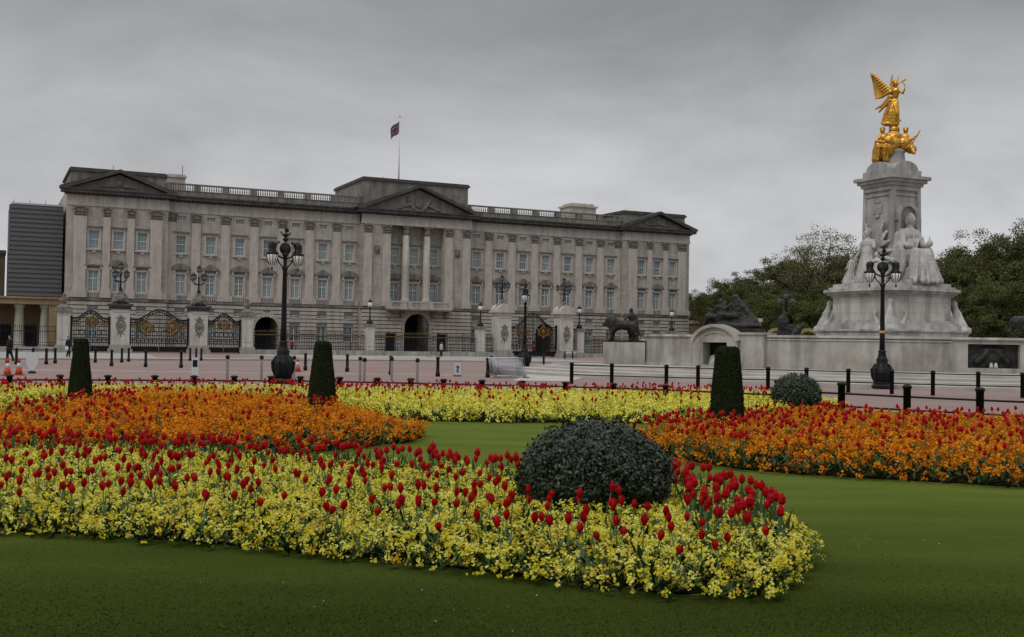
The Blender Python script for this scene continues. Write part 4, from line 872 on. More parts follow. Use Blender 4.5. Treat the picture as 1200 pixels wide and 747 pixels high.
# bronze reclining group above the arch
BG = thing('bronze_group', 'dark bronze group of seated figures with a sail above the fountain arch', 'statue', arcp(ap, 26.2), ap + math.pi / 2)
def leaning(x, d, s=1.0, y=0):
    return [('e', (x + d * .1, y - .1, 1.62 * s), (.16 * s, .18 * s, .21 * s)), ('c', (x, y, 1.0 * s), (x + d * .05, y, 1.4 * s), .3 * s, .27 * s), ('e', (x, y, .7 * s), (.35 * s, .32 * s, .3 * s)), ('c', (x, y - .2, .7 * s), (x + d * .85 * s, y - .4, .75 * s), .2 * s, .16 * s), ('c', (x + d * .85 * s, y - .4, .75 * s), (x + d * 1.1 * s, y - .4, .1), .15 * s, .1 * s), ('c', (x, y + .1, .6 * s), (x + d * 1.0 * s, y + .1, .4 * s), .22 * s, .16 * s),
            ('c', (x + d * .25 * s, y - .15, 1.35 * s), (x + d * .6 * s, y - .3, 1.05 * s), .1 * s, .08 * s), ('c', (x - d * .25 * s, y, 1.3 * s), (x - d * .5 * s, y, .9 * s), .1 * s, .08 * s)]
bg_ = leaning(-.45, -1, 1.0) + leaning(.45, -1, 1.12, .1) + [('e', (0, .1, .2), (1.9, .6, .35)), ('c', (.6, .2, 1.5), (1.9, .2, .1), .22, .14), ('c', (.5, .3, 1.2), (1.5, .3, .1), .35, .25), ('e', (1.0, .2, .4), (.8, .4, .4)), ('e', (-1.3, 0, .5), (.3, .3, .6)), ('e', (-1.3, 0, 1.1), (.14, .15, .18)), ('c', (-.2, -.2, 1.2), (-1.0, -.3, 1.4), .07, .05)]
bg_ = [('e', b[1], b[2], *b[3:]) if b[0] == 'e' else b for b in bg_]
o = sculpt('figures', bg_, .055, bronze, BG, (0, 0, 0), 0, noise=.09, nscale=.2); o.location = (.35, 0, 2.75); o.scale = (1.02, 1, 1.02)
MB().box(-1.2, 2.35, -.35, .6, 2.45, 2.8).build('bronze_base', bronze, BG)
# block with lion and figure
lx, ly = at(731, 427, 71)[:2]
LB = thing('lion_pedestal', 'pale stone block carrying the bronze lion at the left end of the wall', 'pedestal', (lx, ly, 0), R(-6))
MB().box(-1.32, 1.32, -1, 1.2, .3, 1.88).build('block', granite, LB); MB().box(-1.2, 1.4, -.9, 1.1, 1.882, 1.96).build('top_slab', bronze, LB); MB().box(-1.45, 1.45, -1.15, 1.3, .05, .42).build('plinth', marble, LB)
lionp = [('c', (-.55, 0, 1.05), (.55, 0, 1.0), .34, .30), ('e', (-.65, 0, 1.15), (.4, .36, .5)), ('e', (-.98, 0, 1.12), (.26, .22, .26)), ('e', (-1.2, 0, 1.03), (.15, .14, .13)), ('e', (-.8, 0, 1.3), (.35, .33, .3)), ('e', (-.9, .17, 1.42), (.08, .05, .09)), ('e', (-.9, -.17, 1.42), (.08, .05, .09)), ('e', (-.6, 0, .8), (.3, .25, .3)),
         ('c', (-.6, .18, .9), (-.62, .18, .45), .16, .11), ('c', (-.62, .18, .45), (-.66, .18, .1), .11, .1), ('c', (-.5, -.2, .9), (-.75, -.2, .5), .16, .11), ('c', (-.75, -.2, .5), (-.72, -.2, .1), .11, .1), ('e', (-.72, .18, .08), (.16, .11, .09)), ('e', (-.8, -.2, .08), (.16, .11, .09)),
         ('c', (.55, .17, .95), (.4, .17, .6), .24, .15), ('c', (.4, .17, .6), (.66, .17, .4), .13, .09), ('c', (.66, .17, .4), (.6, .17, .08), .09, .09), ('c', (.6, -.18, .95), (.62, -.18, .6), .24, .15), ('c', (.62, -.18, .6), (.88, -.18, .38), .13, .09), ('c', (.88, -.18, .38), (.86, -.18, .08), .09, .09), ('e', (.52, .17, .07), (.15, .1, .08)), ('e', (.78, -.18, .07), (.15, .1, .08)), ('c', (.8, 0, 1.05), (1.0, 0, .75), .06, .05), ('c', (1.0, 0, .75), (1.02, 0, .4), .05, .08)]
LI = thing('bronze_lion', 'dark bronze lion facing left with a standing figure at its side', 'statue', (lx - .08, ly, 1.965), R(-6))
sculpt('lion', lionp, .045, bronze, LI, noise=.06, nscale=.15)
man = [('c', (.5, .45, .95), (.5, .45, .1), .2, .15), ('c', (.72, .5, .95), (.8, .55, .1), .18, .12), ('e', (.6, .45, 1.1), (.26, .2, .25)), ('c', (.6, .45, 1.15), (.55, .42, 1.6), .22, .27), ('c', (.55, .42, 1.75), (.52, .4, 1.88), .08, .08), ('e', (.5, .38, 1.98), (.13, .15, .17)), ('c', (.82, .42, 1.62), (.88, .3, 1.25), .1, .08), ('c', (.88, .3, 1.25), (.7, .1, 1.2), .08, .06), ('c', (.32, .38, 1.62), (.1, .2, 1.4), .1, .07), ('c', (.75, .6, 1.5), (.9, .65, .5), .15, .2)]
sculpt('figure', man, .05, bronze, LI, noise=.05, nscale=.15)
# straight wall joining block and arch bay
CW = thing('link_wall', 'straight pale wall between the lion block and the arched fountain', 'wall', (0, 0, 0))
p0 = Vector((lx + 1.3, ly + .3)); p1 = Vector(arcp(wa0, 26.8)[:2])
d = (p1 - p0); ang = math.atan2(d.y, d.x); CW.location = (p0.x, p0.y, 0); CW.rotation_euler = (0, 0, ang)
MB().box(.02, d.length - .02, -.3, .5, .2, 2.0).build('wall_face', granite, CW); MB().box(.02, d.length - .02, -.42, .6, 2.002, 2.12).build('coping', marble, CW); MB().box(.02, d.length - .02, -.45, .5, .2, .55).build('plinth', marble, CW)
# bronze at the right edge
bx = arcp(circ_angle(1192, 25.5), 25.5)
RB = thing('bronze_lion', 'dark bronze sculpture cut off by the right edge above the wall', 'statue', (bx[0] + .5, bx[1], 2.35), R(170))
sculpt('lion', lionp, .06, bronze, RB, noise=.06, nscale=.15)
MB().box(-1.4, 1.4, -.6, .6, -.35, .04).build('base', granite, RB)

# stone screen with lamp and bronze beyond the memorial wall
SC = thing('stone_screen', 'low stone gateway with small arches beneath the far trees', 'gateway', (*at(925, 390, 116)[:2], 0), R(-12))
mb = MB()
for x in (-2.6, 3.1): 
    mb.box(x - .25, x + .15, -.4, .4, 0, 3.4)
for xc in (-1.3, 1.9):
    mb.prism([(xc - 1.0, 3.0)] + [(xc - 1.0, 0), (xc - .75, 0)] + [(xc + .75 * math.cos(math.pi * k / 10), 2.9 + .55 * math.sin(math.pi * k / 10)) for k in range(10, -1, -1)] + [(xc + .75, 0), (xc + 1.0, 0)] + [(xc + 1.05 * math.cos(math.pi * k / 10), 3.0 + .8 * math.sin(math.pi * k / 10)) for k in range(11)], -.3, .3)
mb.build('arches', yellow_stone, SC); MB().box(-3.6, -2.9, -.5, .5, 0, 4.4).box(-3.75, -2.75, -.65, .65, 4.4, 4.75).build('pier', stone_plain, SC)
SL = thing('bronze_lamp_group', 'bronze figures under a three-branched lamp beyond the wall', 'statue', (*at(921, 390, 112)[:2], 0), R(-12))
sculpt('figures', [('c', (0, 0, 0), (0, 0, 3.6), .7, .6)] + leaning(-.1, 1, 1.3, 0)[:0] + [('e', (-.3, -.2, 4.2), (.55, .5, .9)), ('e', (-.1, -.2, 5.1), (.25, .25, .3)), ('c', (.2, 0, 2.2), (1.0, 0, 3.4), .5, .35), ('e', (1.2, 0, 3.6), (.4, .3, .5)), ('c', (-.7, -.1, 2), (-.5, -.1, 3.6), .45, .35), ('e', (.9, 0, 2.7), (.7, .5, .6))], .1, bronze, SL, noise=.2, nscale=.35)
MB().lathe([(.12, 4.6), (.1, 6.6), (.12, 6.7)], 8).tube([(-.6, 0, 6.2), (0, 0, 5.8), (.6, 0, 6.2)], .05, 6).build('lamp_post', iron, SL)
for x, z in ((-.62, 6.2), (.62, 6.2), (0, 6.7)):
    g, c = lantern_mb(z, 1.0); l = g.build('lantern', lamp_dark, SL, (x, 0, 0)); c.build('lantern_cap', iron, l)

# ------------------------------------------------------------------ trees
def tree_mesh(seed, h, wd, openness, n_clump, n_leaf, lsize, base=.22):
    r = random.Random(seed); nq = np.random.RandomState(seed); mb = MB(); tips = []
    mb.tube([(0, 0, -.3), (.1, 0, h * .12), (0, .15, h * .3), (.2, .1, h * .62)], [h * .028, h * .021, h * .016, h * .006], 9)
    for i in range(44):
        a = i * 2.4 + r.random(); z0 = h * (.14 + .45 * r.random()); zt = h * (base + (1 - base) * (.12 + .84 * r.random())); k = (zt / h - base) / (1 - base)
        rr = wd / 2 * math.sqrt(max(.05, 1 - (1.75 * k - .75) ** 2 * .85)) * (.55 + .45 * r.random())
        p0_ = Vector((0, 0, z0)); p3 = Vector((rr * math.cos(a), rr * math.sin(a), zt)); mid = p0_.lerp(p3, .5) + Vector((r.uniform(-.5, .5), r.uniform(-.5, .5), h * .05))
        mb.tube([p0_, mid, p3], [h * .009, h * .005, h * .0015], 5); tips += [p3, mid.lerp(p3, .5), mid]
        for j in range(3):
            q = mid.lerp(p3, r.random()); e = q + Vector((r.gauss(0, 1), r.gauss(0, 1), abs(r.gauss(0, 1)))) * h * .06; mb.tube([q, q.lerp(e, .5) + Vector((0, 0, .1)), e], [h * .003, h * .002, h * .0008], 4); tips.append(e)
    cs = []
    while len(cs) < n_clump:
        b = r.choice(tips); cs.append(b + Vector((r.gauss(0, 1), r.gauss(0, 1), r.gauss(0, .8))) * h * .045)
    cs = np.array([tuple(c) for c in cs]); ci = nq.randint(0, n_clump, n_leaf); cr_ = (h * .035 + h * .045 * nq.rand(n_clump))
    d = nq.normal(size=(n_leaf, 3)); d /= np.linalg.norm(d, axis=1)[:, None]; pos = cs[ci] + d * (cr_[ci] * nq.rand(n_leaf) ** .45)[:, None] * np.array([1.15, 1.15, .8])
    pos[:, 2] = np.maximum(pos[:, 2], h * .05)
    return mb, pos
def quad_mesh(name, V, mats, midx=None, smooth=False):
    """V: (n,4,3) quads"""
    n = len(V); me = bpy.data.meshes.new(name); me.vertices.add(n * 4); me.vertices.foreach_set('co', np.ascontiguousarray(V, dtype=np.float32).ravel())
    me.loops.add(n * 4); me.loops.foreach_set('vertex_index', np.arange(n * 4, dtype=np.int32)); me.polygons.add(n); me.polygons.foreach_set('loop_start', np.arange(0, n * 4, 4, dtype=np.int32))
    for m in mats: me.materials.append(m)
    if midx is not None: me.polygons.foreach_set('material_index', np.ascontiguousarray(midx, dtype=np.int32))
    me.update(); me.validate(); return me
def frames(nrm, spin):
    n = nrm / np.linalg.norm(nrm, axis=1)[:, None]; ref = np.where(np.abs(n[:, 2:3]) < .9, np.array([[0, 0, 1.]]), np.array([[1., 0, 0]]))
    a = np.cross(ref, n); a /= np.linalg.norm(a, axis=1)[:, None]; b = np.cross(n, a); c, s = np.cos(spin)[:, None], np.sin(spin)[:, None]
    return a * c + b * s, -a * s + b * c, n
def scatter(T, pos, nrm, spin, scale):
    """T: (q,4,3) template quads -> (n*q,4,3)"""
    A, B, C = frames(nrm, spin); sc = scale[:, None, None, None]
    return ((T[None, ..., 0:1] * A[:, None, None] + T[None, ..., 1:2] * B[:, None, None] + T[None, ..., 2:3] * C[:, None, None]) * sc + pos[:, None, None]).reshape(-1, 4, 3)
CARD = np.array([[[-.5, -.28, 0], [.5, -.22, 0], [.5, .28, .08], [-.5, .22, .05]]])
tree_kinds = []
for i, (seed, h, wd, n_clump, n_leaf, ls, c1, c2) in enumerate(((3, 18, 16.5, 700, 95000, .19, (.118, .126, .046), (.096, .102, .038)), (5, 16, 15.5, 700, 95000, .19, (.088, .098, .038), (.108, .112, .043)), (8, 19, 16, 420, 26000, .17, (.15, .142, .065), (.115, .108, .05)), (12, 14, 15.5, 640, 90000, .19, (.105, .124, .042), (.085, .098, .034)))):
    mb, pos = tree_mesh(seed, h, wd, 0, n_clump, n_leaf, ls, .06 if i != 2 else .22); nq = np.random.RandomState(seed + 50)
    V = scatter(CARD, pos, nq.normal(size=pos.shape) + [0, 0, .6], nq.rand(len(pos)) * 6.3, ls * (.6 + .8 * nq.rand(len(pos))))
    mats = [leafm('spring leaf', c1, .25, .8, .05), leafm('older leaf', c2, .25, .8, .05)]
    tree_kinds.append((mb.mesh('trunk', bark), quad_mesh('crown', V, mats, (nq.rand(len(V)) > .6)), h))
TREES = [(812, 346, 235, 3, 'small far tree tight against the right end of the palace'), (836, 338, 225, 0, 'low rounded tree just right of the palace end'), (862, 326, 205, 1, 'dark dense tree above the bronze group'), (893, 316, 190, 1, 'dark bushy tree left of the airy tree'), (926, 300, 178, 0, 'olive tree rising beside the airy tree'), (962, 273, 168, 2, 'airy tall tree with open twigs left of the monument'),
         (990, 296, 172, 0, 'olive tree partly behind the left of the monument'), (1020, 300, 176, 1, 'dark tree hidden behind the pedestal of the monument'), (1070, 300, 170, 0, 'tree peeping out behind the seated queen'), (1112, 300, 160, 1, 'dark tree touching the right of the monument'), (1138, 284, 150, 0, 'broad olive tree right of the monument'), (1172, 292, 148, 3, 'green tree second from the right edge'), (1200, 264, 140, 0, 'tallest tree at the right edge'), (1245, 270, 140, 1, 'dark tree past the right edge'),
         (1300, 268, 145, 3, 'green tree outside the right edge, nearest the frame'), (1370, 280, 150, 0, 'olive tree outside the right edge, second out'), (1440, 285, 150, 1, 'dark tree outside the right edge, third out'), (905, 345, 158, 3, 'lower shrubby tree behind the lamp group'), (955, 335, 150, 3, 'lower shrubby tree under the airy tree'), (1150, 335, 135, 1, 'low dark tree above the relief panel'), (1190, 335, 130, 3, 'low green tree in the corner at right'), (875, 352, 170, 3, 'lower shrubby tree right behind the bronze group'), (1115, 345, 140, 3, 'low green tree by the right prow of the monument'), (985, 350, 150, 1, 'low dark tree by the left prow of the monument')]
for k, (px, py, Y, kind, lab) in enumerate(TREES):
    x, y, z = at(px, py, Y); tm, cm, h = tree_kinds[kind]; s = z / (h * 1.0)
    t = thing('tree', lab, 'tree', (x, y, -.1), k * 1.7, 'park trees behind the monument'); s2 = max(s, .75)
    t.scale = (s2, s2, s); obj('trunk', tm, t); obj('crown', cm, t)

for k, (x, y, kind, lab) in enumerate(((-15, -10, 0, 'unseen tree added for shade behind the viewpoint, far left of its row'), (-5, -11, 1, 'unseen tree added for shade behind the viewpoint, left of centre in its row'), (6, -10.5, 0, 'unseen tree added for shade behind the viewpoint, right of centre in its row'), (17, -10, 1, 'unseen tree added for shade behind the viewpoint, far right of its row'))):  # out-of-view trees added to block sky light from the near lawn
    tm, cm, h = tree_kinds[kind]; t = thing('tree', lab, 'tree', (x, y, -.1), k * 2.1, 'unseen trees added to shade the near lawn'); t.scale = (.95, .95, .95); obj('trunk', tm, t); obj('crown', cm, t)
# ------------------------------------------------------------------ street lamps
def street_lamp(label, px, py, rz, band=False, Y=None):
    x, y = ground(px, py) if Y is None else (ray(px, py)[0] * Y, Y)
    o = thing('street_lamp', label, 'street lamp', (x, y, -.1), rz, 'black double-lantern street lamps'); o.scale = (1, 1, 1.0)
    b = MB(); b.lathe([(.46, 0), (.46, .12), (.40, .2)], 8, smooth=False, rot=.5); b.lathe([(.36, .2), (.40, .45), (.46, .7), (.44, .9), (.30, 1.08), (.24, 1.2), (.27, 1.3), (.2, 1.4), (.16, 1.62), (.19, 1.68), (.14, 1.75)], 16)
    for k in range(8):
        a = k * math.pi / 4; b.tube([(.3 * math.cos(a), .3 * math.sin(a), .25), (.44 * math.cos(a), .44 * math.sin(a), .55), (.47 * math.cos(a), .47 * math.sin(a), .85), (.3 * math.cos(a), .3 * math.sin(a), 1.1)], .05, 5)
    b.build('base', iron, o)
    MB().lathe([(.13, 1.7), (.115, 2.4), (.085, 4.6), (.12, 4.66), (.12, 4.74), (.075, 4.8), (.07, 5.15), (.13, 5.25), (.06, 5.4)], 14).build('post', iron, o)
    if band: MB().lathe([(.125, 2.5), (.125, 2.62)], 14).build('yellow_band', M('yellow band', (.6, .33, .03), .5), o)
    r = MB(); r.lathe([(.0, -.07), (.23, -.04), (.26, 0), (.23, .04), (0, .07)], 20, X=Matrix.Translation((0, 0, 5.52)) @ Matrix.Rotation(R(90), 4, 'X'))
    for sx in (-1, 1):
        r.tube([(sx * .05, 0, 5.1), (sx * .3, 0, 5.2), (sx * .46, 0, 5.45), (sx * .4, 0, 5.72), (sx * .25, 0, 5.78)], .038, 6); r.tube([(sx * .42, 0, 5.68), (sx * .56, 0, 5.78)], .04, 6)
        r.tube([(sx * .1, 0, 4.75), (sx * .28, 0, 4.95), (sx * .44, 0, 5.3)], .028, 5)
    r.build('bracket', iron, o)
    f = MB(); f.lathe([(.05, 5.8), (.13, 5.9), (.05, 6.0)], 10); f.ell((0, 0, 6.08), (.16, .07, .08), 8, 6); f.tube([(-.17, 0, 6.1), (-.2, 0, 6.22)], .03, 5); f.tube([(.17, 0, 6.1), (.2, 0, 6.2)], .03, 5)
    f.lathe([(.02, 6.1), (.02, 6.45)], 6); f.ell((.05, 0, 6.28), (.1, .02, .1), 8, 6); f.build('finial', iron, o)
    for sx in (-1, 1):
        g = MB().lathe([(.02, 4.72), (.08, 4.82), (.2, 5.02), (.235, 5.2), (.2, 5.27)], 10); l = g.build('lantern', glass_l, o, (sx * .58, 0, 0))
        c = MB().lathe([(.24, 5.26), (.25, 5.31), (.14, 5.37), (.165, 5.58), (.14, 5.72), (.1, 5.76), (.09, 5.7)], 10); c.lathe([(.03, 4.6), (.04, 4.74)], 6)
        for k in range(10):
            a = 2 * math.pi * k / 10; c.tube([(.08 * math.cos(a), .08 * math.sin(a), 4.82), (.205 * math.cos(a), .205 * math.sin(a), 5.02), (.24 * math.cos(a), .24 * math.sin(a), 5.2), (.24 * math.cos(a), .24 * math.sin(a), 5.28)], .012, 4)
        c.build('lantern_cap', iron, l)
street_lamp('tall black double lamp before the left palace wing, behind the topiary', 331.5, 447, R(38), Y=45.5)
street_lamp('tall black double lamp with a yellow band before the monument', 1033, 453, R(-8), True, Y=50.5)
street_lamp('tall black double lamp seen end-on before the central gate', 614.5, 430, R(82), Y=80)

# ------------------------------------------------------------------ fences, bollards
def chain(name, label, posts, h, rails, pw=.07, cap=.1, group=None):
    o = thing(name, label, 'fence', (posts[0][0], posts[0][1], -.1), 0, group); ox, oy = posts[0]
    pmb = MB(); pmb.lathe([(pw, 0), (pw, h * .9), (cap, h * .9), (cap, h * .96), (pw * .7, h)], 8); me = pmb.mesh('post', iron)
    for x, y in posts: obj('post', me, o, (x - ox, y - oy, 0))
    for z in rails:
        r = MB(); r.tube([(x - ox, y - oy, z) for x, y in posts], .028, 6); r.build('rail', iron, o)
def fposts(list_px, h): return [ground(px, py, h - .1) for px, py in list_px]
lf = [(-45, 441), (12, 440.5), (71, 440), (127, 439.5), (182, 439), (228, 438.6), (275, 438.3), (318, 438), (352.5, 438), (398.5, 438), (442.5, 437.6), (481.7, 437.8), (520, 438.4), (565, 439.5), (612, 441), (663, 442), (719, 443), (780, 443.5), (842, 444.5), (912, 446), (986, 447), (1062.7, 449), (1148, 449.5), (1240, 452)]
def interp_posts(lst, f):
    out_ = []
    for i, (px, py) in enumerate(lst):
        u, _ = ray(px, py); Y = f(px); out_.append((u * Y, Y))
    return out_
nearY = lambda px: float(np.interp(px, [-45, 70, 350, 480, 663, 780, 986, 1062, 1148, 1240], [31.2, 32.3, 34.5, 34.2, 33.3, 32.0, 28.4, 27.0, 25.8, 24.8]))
near = interp_posts(lf, nearY)
chain('post_and_rail_fence', 'low black post and rail fence behind the back flower bed', near[:20], .66, (.5,), .085, .12)
chain('post_and_rail_fence', 'taller black two-rail fence behind the orange bed at right', near[19:], .92, (.3, .62), .095, .12)
uf = [(670, 428), (717, 429), (781, 426.6), (818, 427.6), (900, 429), (945, 431), (994, 431), (1045, 433), (1093, 434), (1146, 435), (1198, 437), (1250, 439)]
farY = lambda px: float(np.interp(px, [670, 781, 900, 1000, 1100, 1250], [50, 48, 46.5, 45, 43.5, 42]))
up_ = interp_posts(uf, farY)
chain('post_and_rail_fence', 'black two-rail fence along the road before the monument steps', up_, .98, (.42, .85), .085, .1)
BOL = [(9, 425, 0), (19.6, 426, 0), (39, 425, 0), (54.6, 426, 0), (65, 425, 0), (112, 424, 0), (131, 428, 0), (143, 424, 0), (151, 423, 0), (171, 429, 0), (212.5, 430, 0), (223, 422, 0), (230, 422, 0), (236, 422, 0), (358, 433, 0), (407, 434.5, 0), (458, 438, 0), (513, 440, 0), (571.5, 441, 0), (575.5, 436, 0), (583, 439, 0), (637, 430, 0), (662, 421, 0), (671, 421, 0)]
bmb = MB(); bmb.lathe([(.12, -.1), (.12, .1), (.09, .15), (.08, .80), (.105, .82), (.105, .89), (.07, .93), (.02, .95)], 10); bme = bmb.mesh('bollard', iron)
blabs = ['black bollard at the far left by the walkers', 'black bollard second in the railed row at far left', 'black bollard third in the railed row at far left', 'black bollard fourth in the railed row at far left', 'black bollard last in the railed row before the urn pier', 'black bollard by the small left gate', 'black bollard just right of the left topiary on the road edge', 'black bollard at the foot of the south gate left pier', 'shorter black bollard at the pier steps by the south gate', 'black bollard in front of the left gilt crest of the south gate', 'black bollard in front of the right half of the south gate', 'left of three bollards by the right south pier', 'middle of three bollards by the right south pier', 'right of three bollards by the right south pier', 'black bollard between the street lamp and the middle topiary', 'black bollard right of the middle topiary', 'black bollard below the railing left of the central arch', 'black bollard below the central palace arch', 'leftmost of the bollards beside the stacked barriers', 'rear bollard beside the stacked barriers', 'bollard nearest the stacked barriers', 'black bollard below the central gate', 'left bollard at the foot of the right central pier', 'right bollard at the foot of the right central pier']
for (px, py, _), lb in zip(BOL, blabs):
    x, y = ground(px, py, -.05); o = obj('bollard', bme, None, (x, y, -.02)); tag(o, lb, 'bollard', 'black iron bollards along the road')
rail_pts = [ground(px, 425.5, -.05) for px in (9, 19.6, 39, 54.6, 65)]
mb = MB(); mb.tube([(x, y, .8) for x, y in rail_pts], .035, 6); tag(mb.build('guard_rail', iron), 'thin black rail linking the bollards at far left', 'rail')
# white marker posts
mk = [(266.6, 445, 'white marker post left of the tall street lamp'), (306.5, 445, 'white marker post touching the left of the street lamp'), (344.5, 445, 'white marker post just right of the street lamp'), (422, 446, 'white marker post between topiary and middle of the fence'), (459, 446, 'white marker post left of the bollard under the arch'), (427, 449, 'shorter white marker post near the fence'), (489, 449, 'white marker post by the fence, below the balcony')]
mm_ = MB().lathe([(.06, -.1), (.06, .82), (.085, .84), (.085, .93), (.05, .97)], 8).mesh('marker_post', white_p); mc_ = MB().lathe([(.088, .80), (.088, .935), (.052, .975)], 8).mesh('black_cap', iron)
for px, py, lb in mk:
    x, y = ground(px, py, -.1); o = obj('marker_post', mm_, None, (x, y, 0)); tag(o, lb, 'marker post', 'white marker posts on the road'); obj('black_cap', mc_, o)
# signs
def sign(label, px, py, rz, w_, h_, shape='rect'):
    x, y = ground(px, py, -.1); o = thing('road_sign', label, 'sign', (x, y, -.1), rz)
    if shape == 'taper':
        MB().prism([(-.1, .1), (.1, .1), (.28, .45), (.30, 1.0), (-.30, 1.0), (-.28, .45)], -.03, .03).build('panel', white_p, o); MB().lathe([(.2, 0), (.2, .06), (.05, .12)], 8).build('foot', iron, o)
    else:
        MB().box(-w_ / 2, w_ / 2, -.05, .05, .05, h_).build('panel', white_p, o); MB().box(-w_ / 2 - .05, w_ / 2 + .05, -.12, .12, 0, .05).build('foot', iron, o)
    return o
sign('white tapered board standing on the road by the cones', 38, 437.5, 0, .5, 1, 'taper')
o = sign('white upright board with a curved blue mark on the road before the central arch', 536, 441, R(5), .34, .68)
MB().prism([(-.11, .5), (.03, .58), (.11, .46), (.03, .36), (.08, .22), (-.02, .18), (-.06, .34), (-.01, .44)], -.062, -.052).build('blue_mark', blue_p, o)
o = sign('white post with a black panel left of the street lamp', 229, 445, 0, .3, .95); MB().box(-.1, .1, -.062, -.052, .55, .85).build('black_panel', iron, o)
# traffic cones
cm1 = MB(); cm1.box(-.24, .24, -.24, .24, 0, .05, 2); cm1.lathe([(.20, .05), (.13, .38)], 14, mat=0); cm1.lathe([(.131, .38), (.085, .62)], 14, mat=1); cm1.lathe([(.086, .62), (.05, .85), (.03, .87)], 14, mat=0); cme = cm1.mesh('traffic_cone', [cone_o, white_p, cone_o])
for px, py, lb in ((9.3, 440, 'orange and white cone nearest the left edge'), (22.6, 439.5, 'orange and white cone beside the white tapered board'), (349, 435.5, 'orange and white cone between street lamp and middle topiary')):
    x, y = ground(px, py, -.1); o = obj('traffic_cone', cme, None, (x, y, -.118)); o.scale = (.85, .85, .9); tag(o, lb, 'traffic cone', 'orange traffic cones')
# stacked crowd barriers
def barriers(label, px, py, n, rz, lean, Y=None):
    x, y = ground(px, py, -.1); o = thing('barrier_stack', label, 'barriers', (x, y, -.1), rz)
    for k in range(n):
        b = MB(); X = Matrix.Translation((k * .06, k * .22, 0)) @ Matrix.Rotation(lean, 4, 'X')
        b.tube([(-.95, 0, .1), (-.95, 0, 1.05), (.95, 0, 1.05), (.95, 0, .1), (-.95, 0, .1)], .028, 6, X=X)
        for j in range(13): b.tube([(-.85 + .14 * j, 0, .1), (-.85 + .14 * j, 0, 1.05)], .013, 4, X=X)
        b.box(-.97, -.83, -.25, .25, 0, .05); b.box(.83, .97, -.25, .25, 0, .05); b.build('barrier', steel, o)
    return o
barriers('stack of leaning steel crowd barriers left of the street lamp by the steps', 600, 443, 7, R(35), R(-16)); barriers('grey steel barriers stacked at the left central gate pier', 574, 419, 5, TH, R(-5)); barriers('steel barriers stacked at the right central gate pier', 669, 421, 4, TH, R(-4))
# ------------------------------------------------------------------ people
def person(label, loc, rz, h=1.75, walk=.2, top=dark_cloth, legs=dark_cloth, hat=None, extra=None, crouch=0):
    s = h / 1.8; body = [('c', (-.1, 0, .92), (-.11, -walk, .5), .1, .075), ('c', (-.11, -walk, .5), (-.11, -walk * .9, .08), .065, .05), ('c', (.1, 0, .92), (.11, walk * .6, .5), .1, .075), ('c', (.11, walk * .6, .5), (.11, walk * 1.3, .08), .065, .05), ('e', (-.11, -walk * .9 - .06, .05), (.05, .13, .05)), ('e', (.11, walk * 1.3 - .06, .05), (.05, .13, .05)), ('e', (0, 0, .98), (.19, .13, .14)), ('c', (0, 0, 1.0), (0, -.01, 1.38), .16, .18), ('c', (0, 0, 1.45), (0, -.01, 1.58), .06, .055), ('e', (0, -.02, 1.68), (.085, .105, .125)), ('e', (0, -.125, 1.67), (.018, .025, .025)), ('e', (.088, 0, 1.67), (.02, .03, .035)), ('e', (-.088, 0, 1.67), (.02, .03, .035)),
        ('c', (-.2, 0, 1.42), (-.25, .08, 1.12), .06, .048), ('c', (-.25, .08, 1.12), (-.24, -.06, .88), .045, .035), ('c', (.2, 0, 1.42), (.25, -.04, 1.12), .06, .048), ('c', (.25, -.04, 1.12), (.24, -.2, .92), .045, .035), ('e', (-.24, -.07, .82), (.03, .04, .07)), ('e', (.24, -.22, .86), (.03, .04, .07))]
    o = sculpt('person', body, .03, skin_m, None, loc, rz, smooth=1); tag(o, label, 'person'); o.scale = (s, s, s)
    sculpt('trousers', [('c', (-.1, 0, .92), (-.11, -walk, .5), .12, .095), ('c', (-.11, -walk, .5), (-.11, -walk * .9, .1), .085, .075), ('c', (.1, 0, .92), (.11, walk * .6, .5), .12, .095), ('c', (.11, walk * .6, .5), (.11, walk * 1.3, .1), .085, .075), ('e', (0, 0, .98), (.21, .15, .15))], .03, legs, o, smooth=1)
    sculpt('jacket', [('c', (0, 0, .95), (0, -.01, 1.36), .2, .21), ('e', (0, 0, 1.42), (.24, .13, .1)), ('c', (-.2, 0, 1.42), (-.25, .08, 1.12), .08, .065), ('c', (-.25, .08, 1.12), (-.24, -.05, .9), .06, .05), ('c', (.2, 0, 1.42), (.25, -.04, 1.12), .08, .065), ('c', (.25, -.04, 1.12), (.24, -.18, .94), .06, .05)], .03, top, o, smooth=1)
    sculpt('bearskin_hat' if hat else 'hair', [('e', (0, .0, 1.92), (.15, .16, .24))] if hat else [('e', (0, .02, 1.73), (.1, .11, .1)), ('e', (0, .06, 1.67), (.09, .07, .1))], .025, dark_cloth, o, smooth=1)
    return o
gx_ = at(342, 408, 172); person('guard in scarlet tunic and tall black hat left of the middle topiary', (gx_[0], gx_[1], -.02), R(20), 1.8, .03, red_cloth, dark_cloth, True)
gx_ = at(625.5, 412, 151); person('guard in scarlet tunic and tall black hat behind the central gate', (gx_[0], gx_[1], -.02), R(15), 1.8, .03, red_cloth, dark_cloth, True)
x, y = ground(80.5, 419, 0); p_ = person('walker in dark clothes with a white bag by the urn pier', (x, y, 0), R(70), 1.72, .22, dark_cloth, dark_cloth); MB().ell((-.33, -.1, .75), (.1, .18, .2), 10, 8).build('white_bag', white_p, p_)
x, y = ground(12, 424, 0); person('person in dark clothes at the far left behind the bollards', (x, y, 0), R(-80), 1.7, .2); 
x, y = ground(517, 418.5, 0); person('person in a pale jacket holding a bicycle before the central arch', (x, y, 0), R(80), 1.75, .12, pale_cloth, dark_cloth)
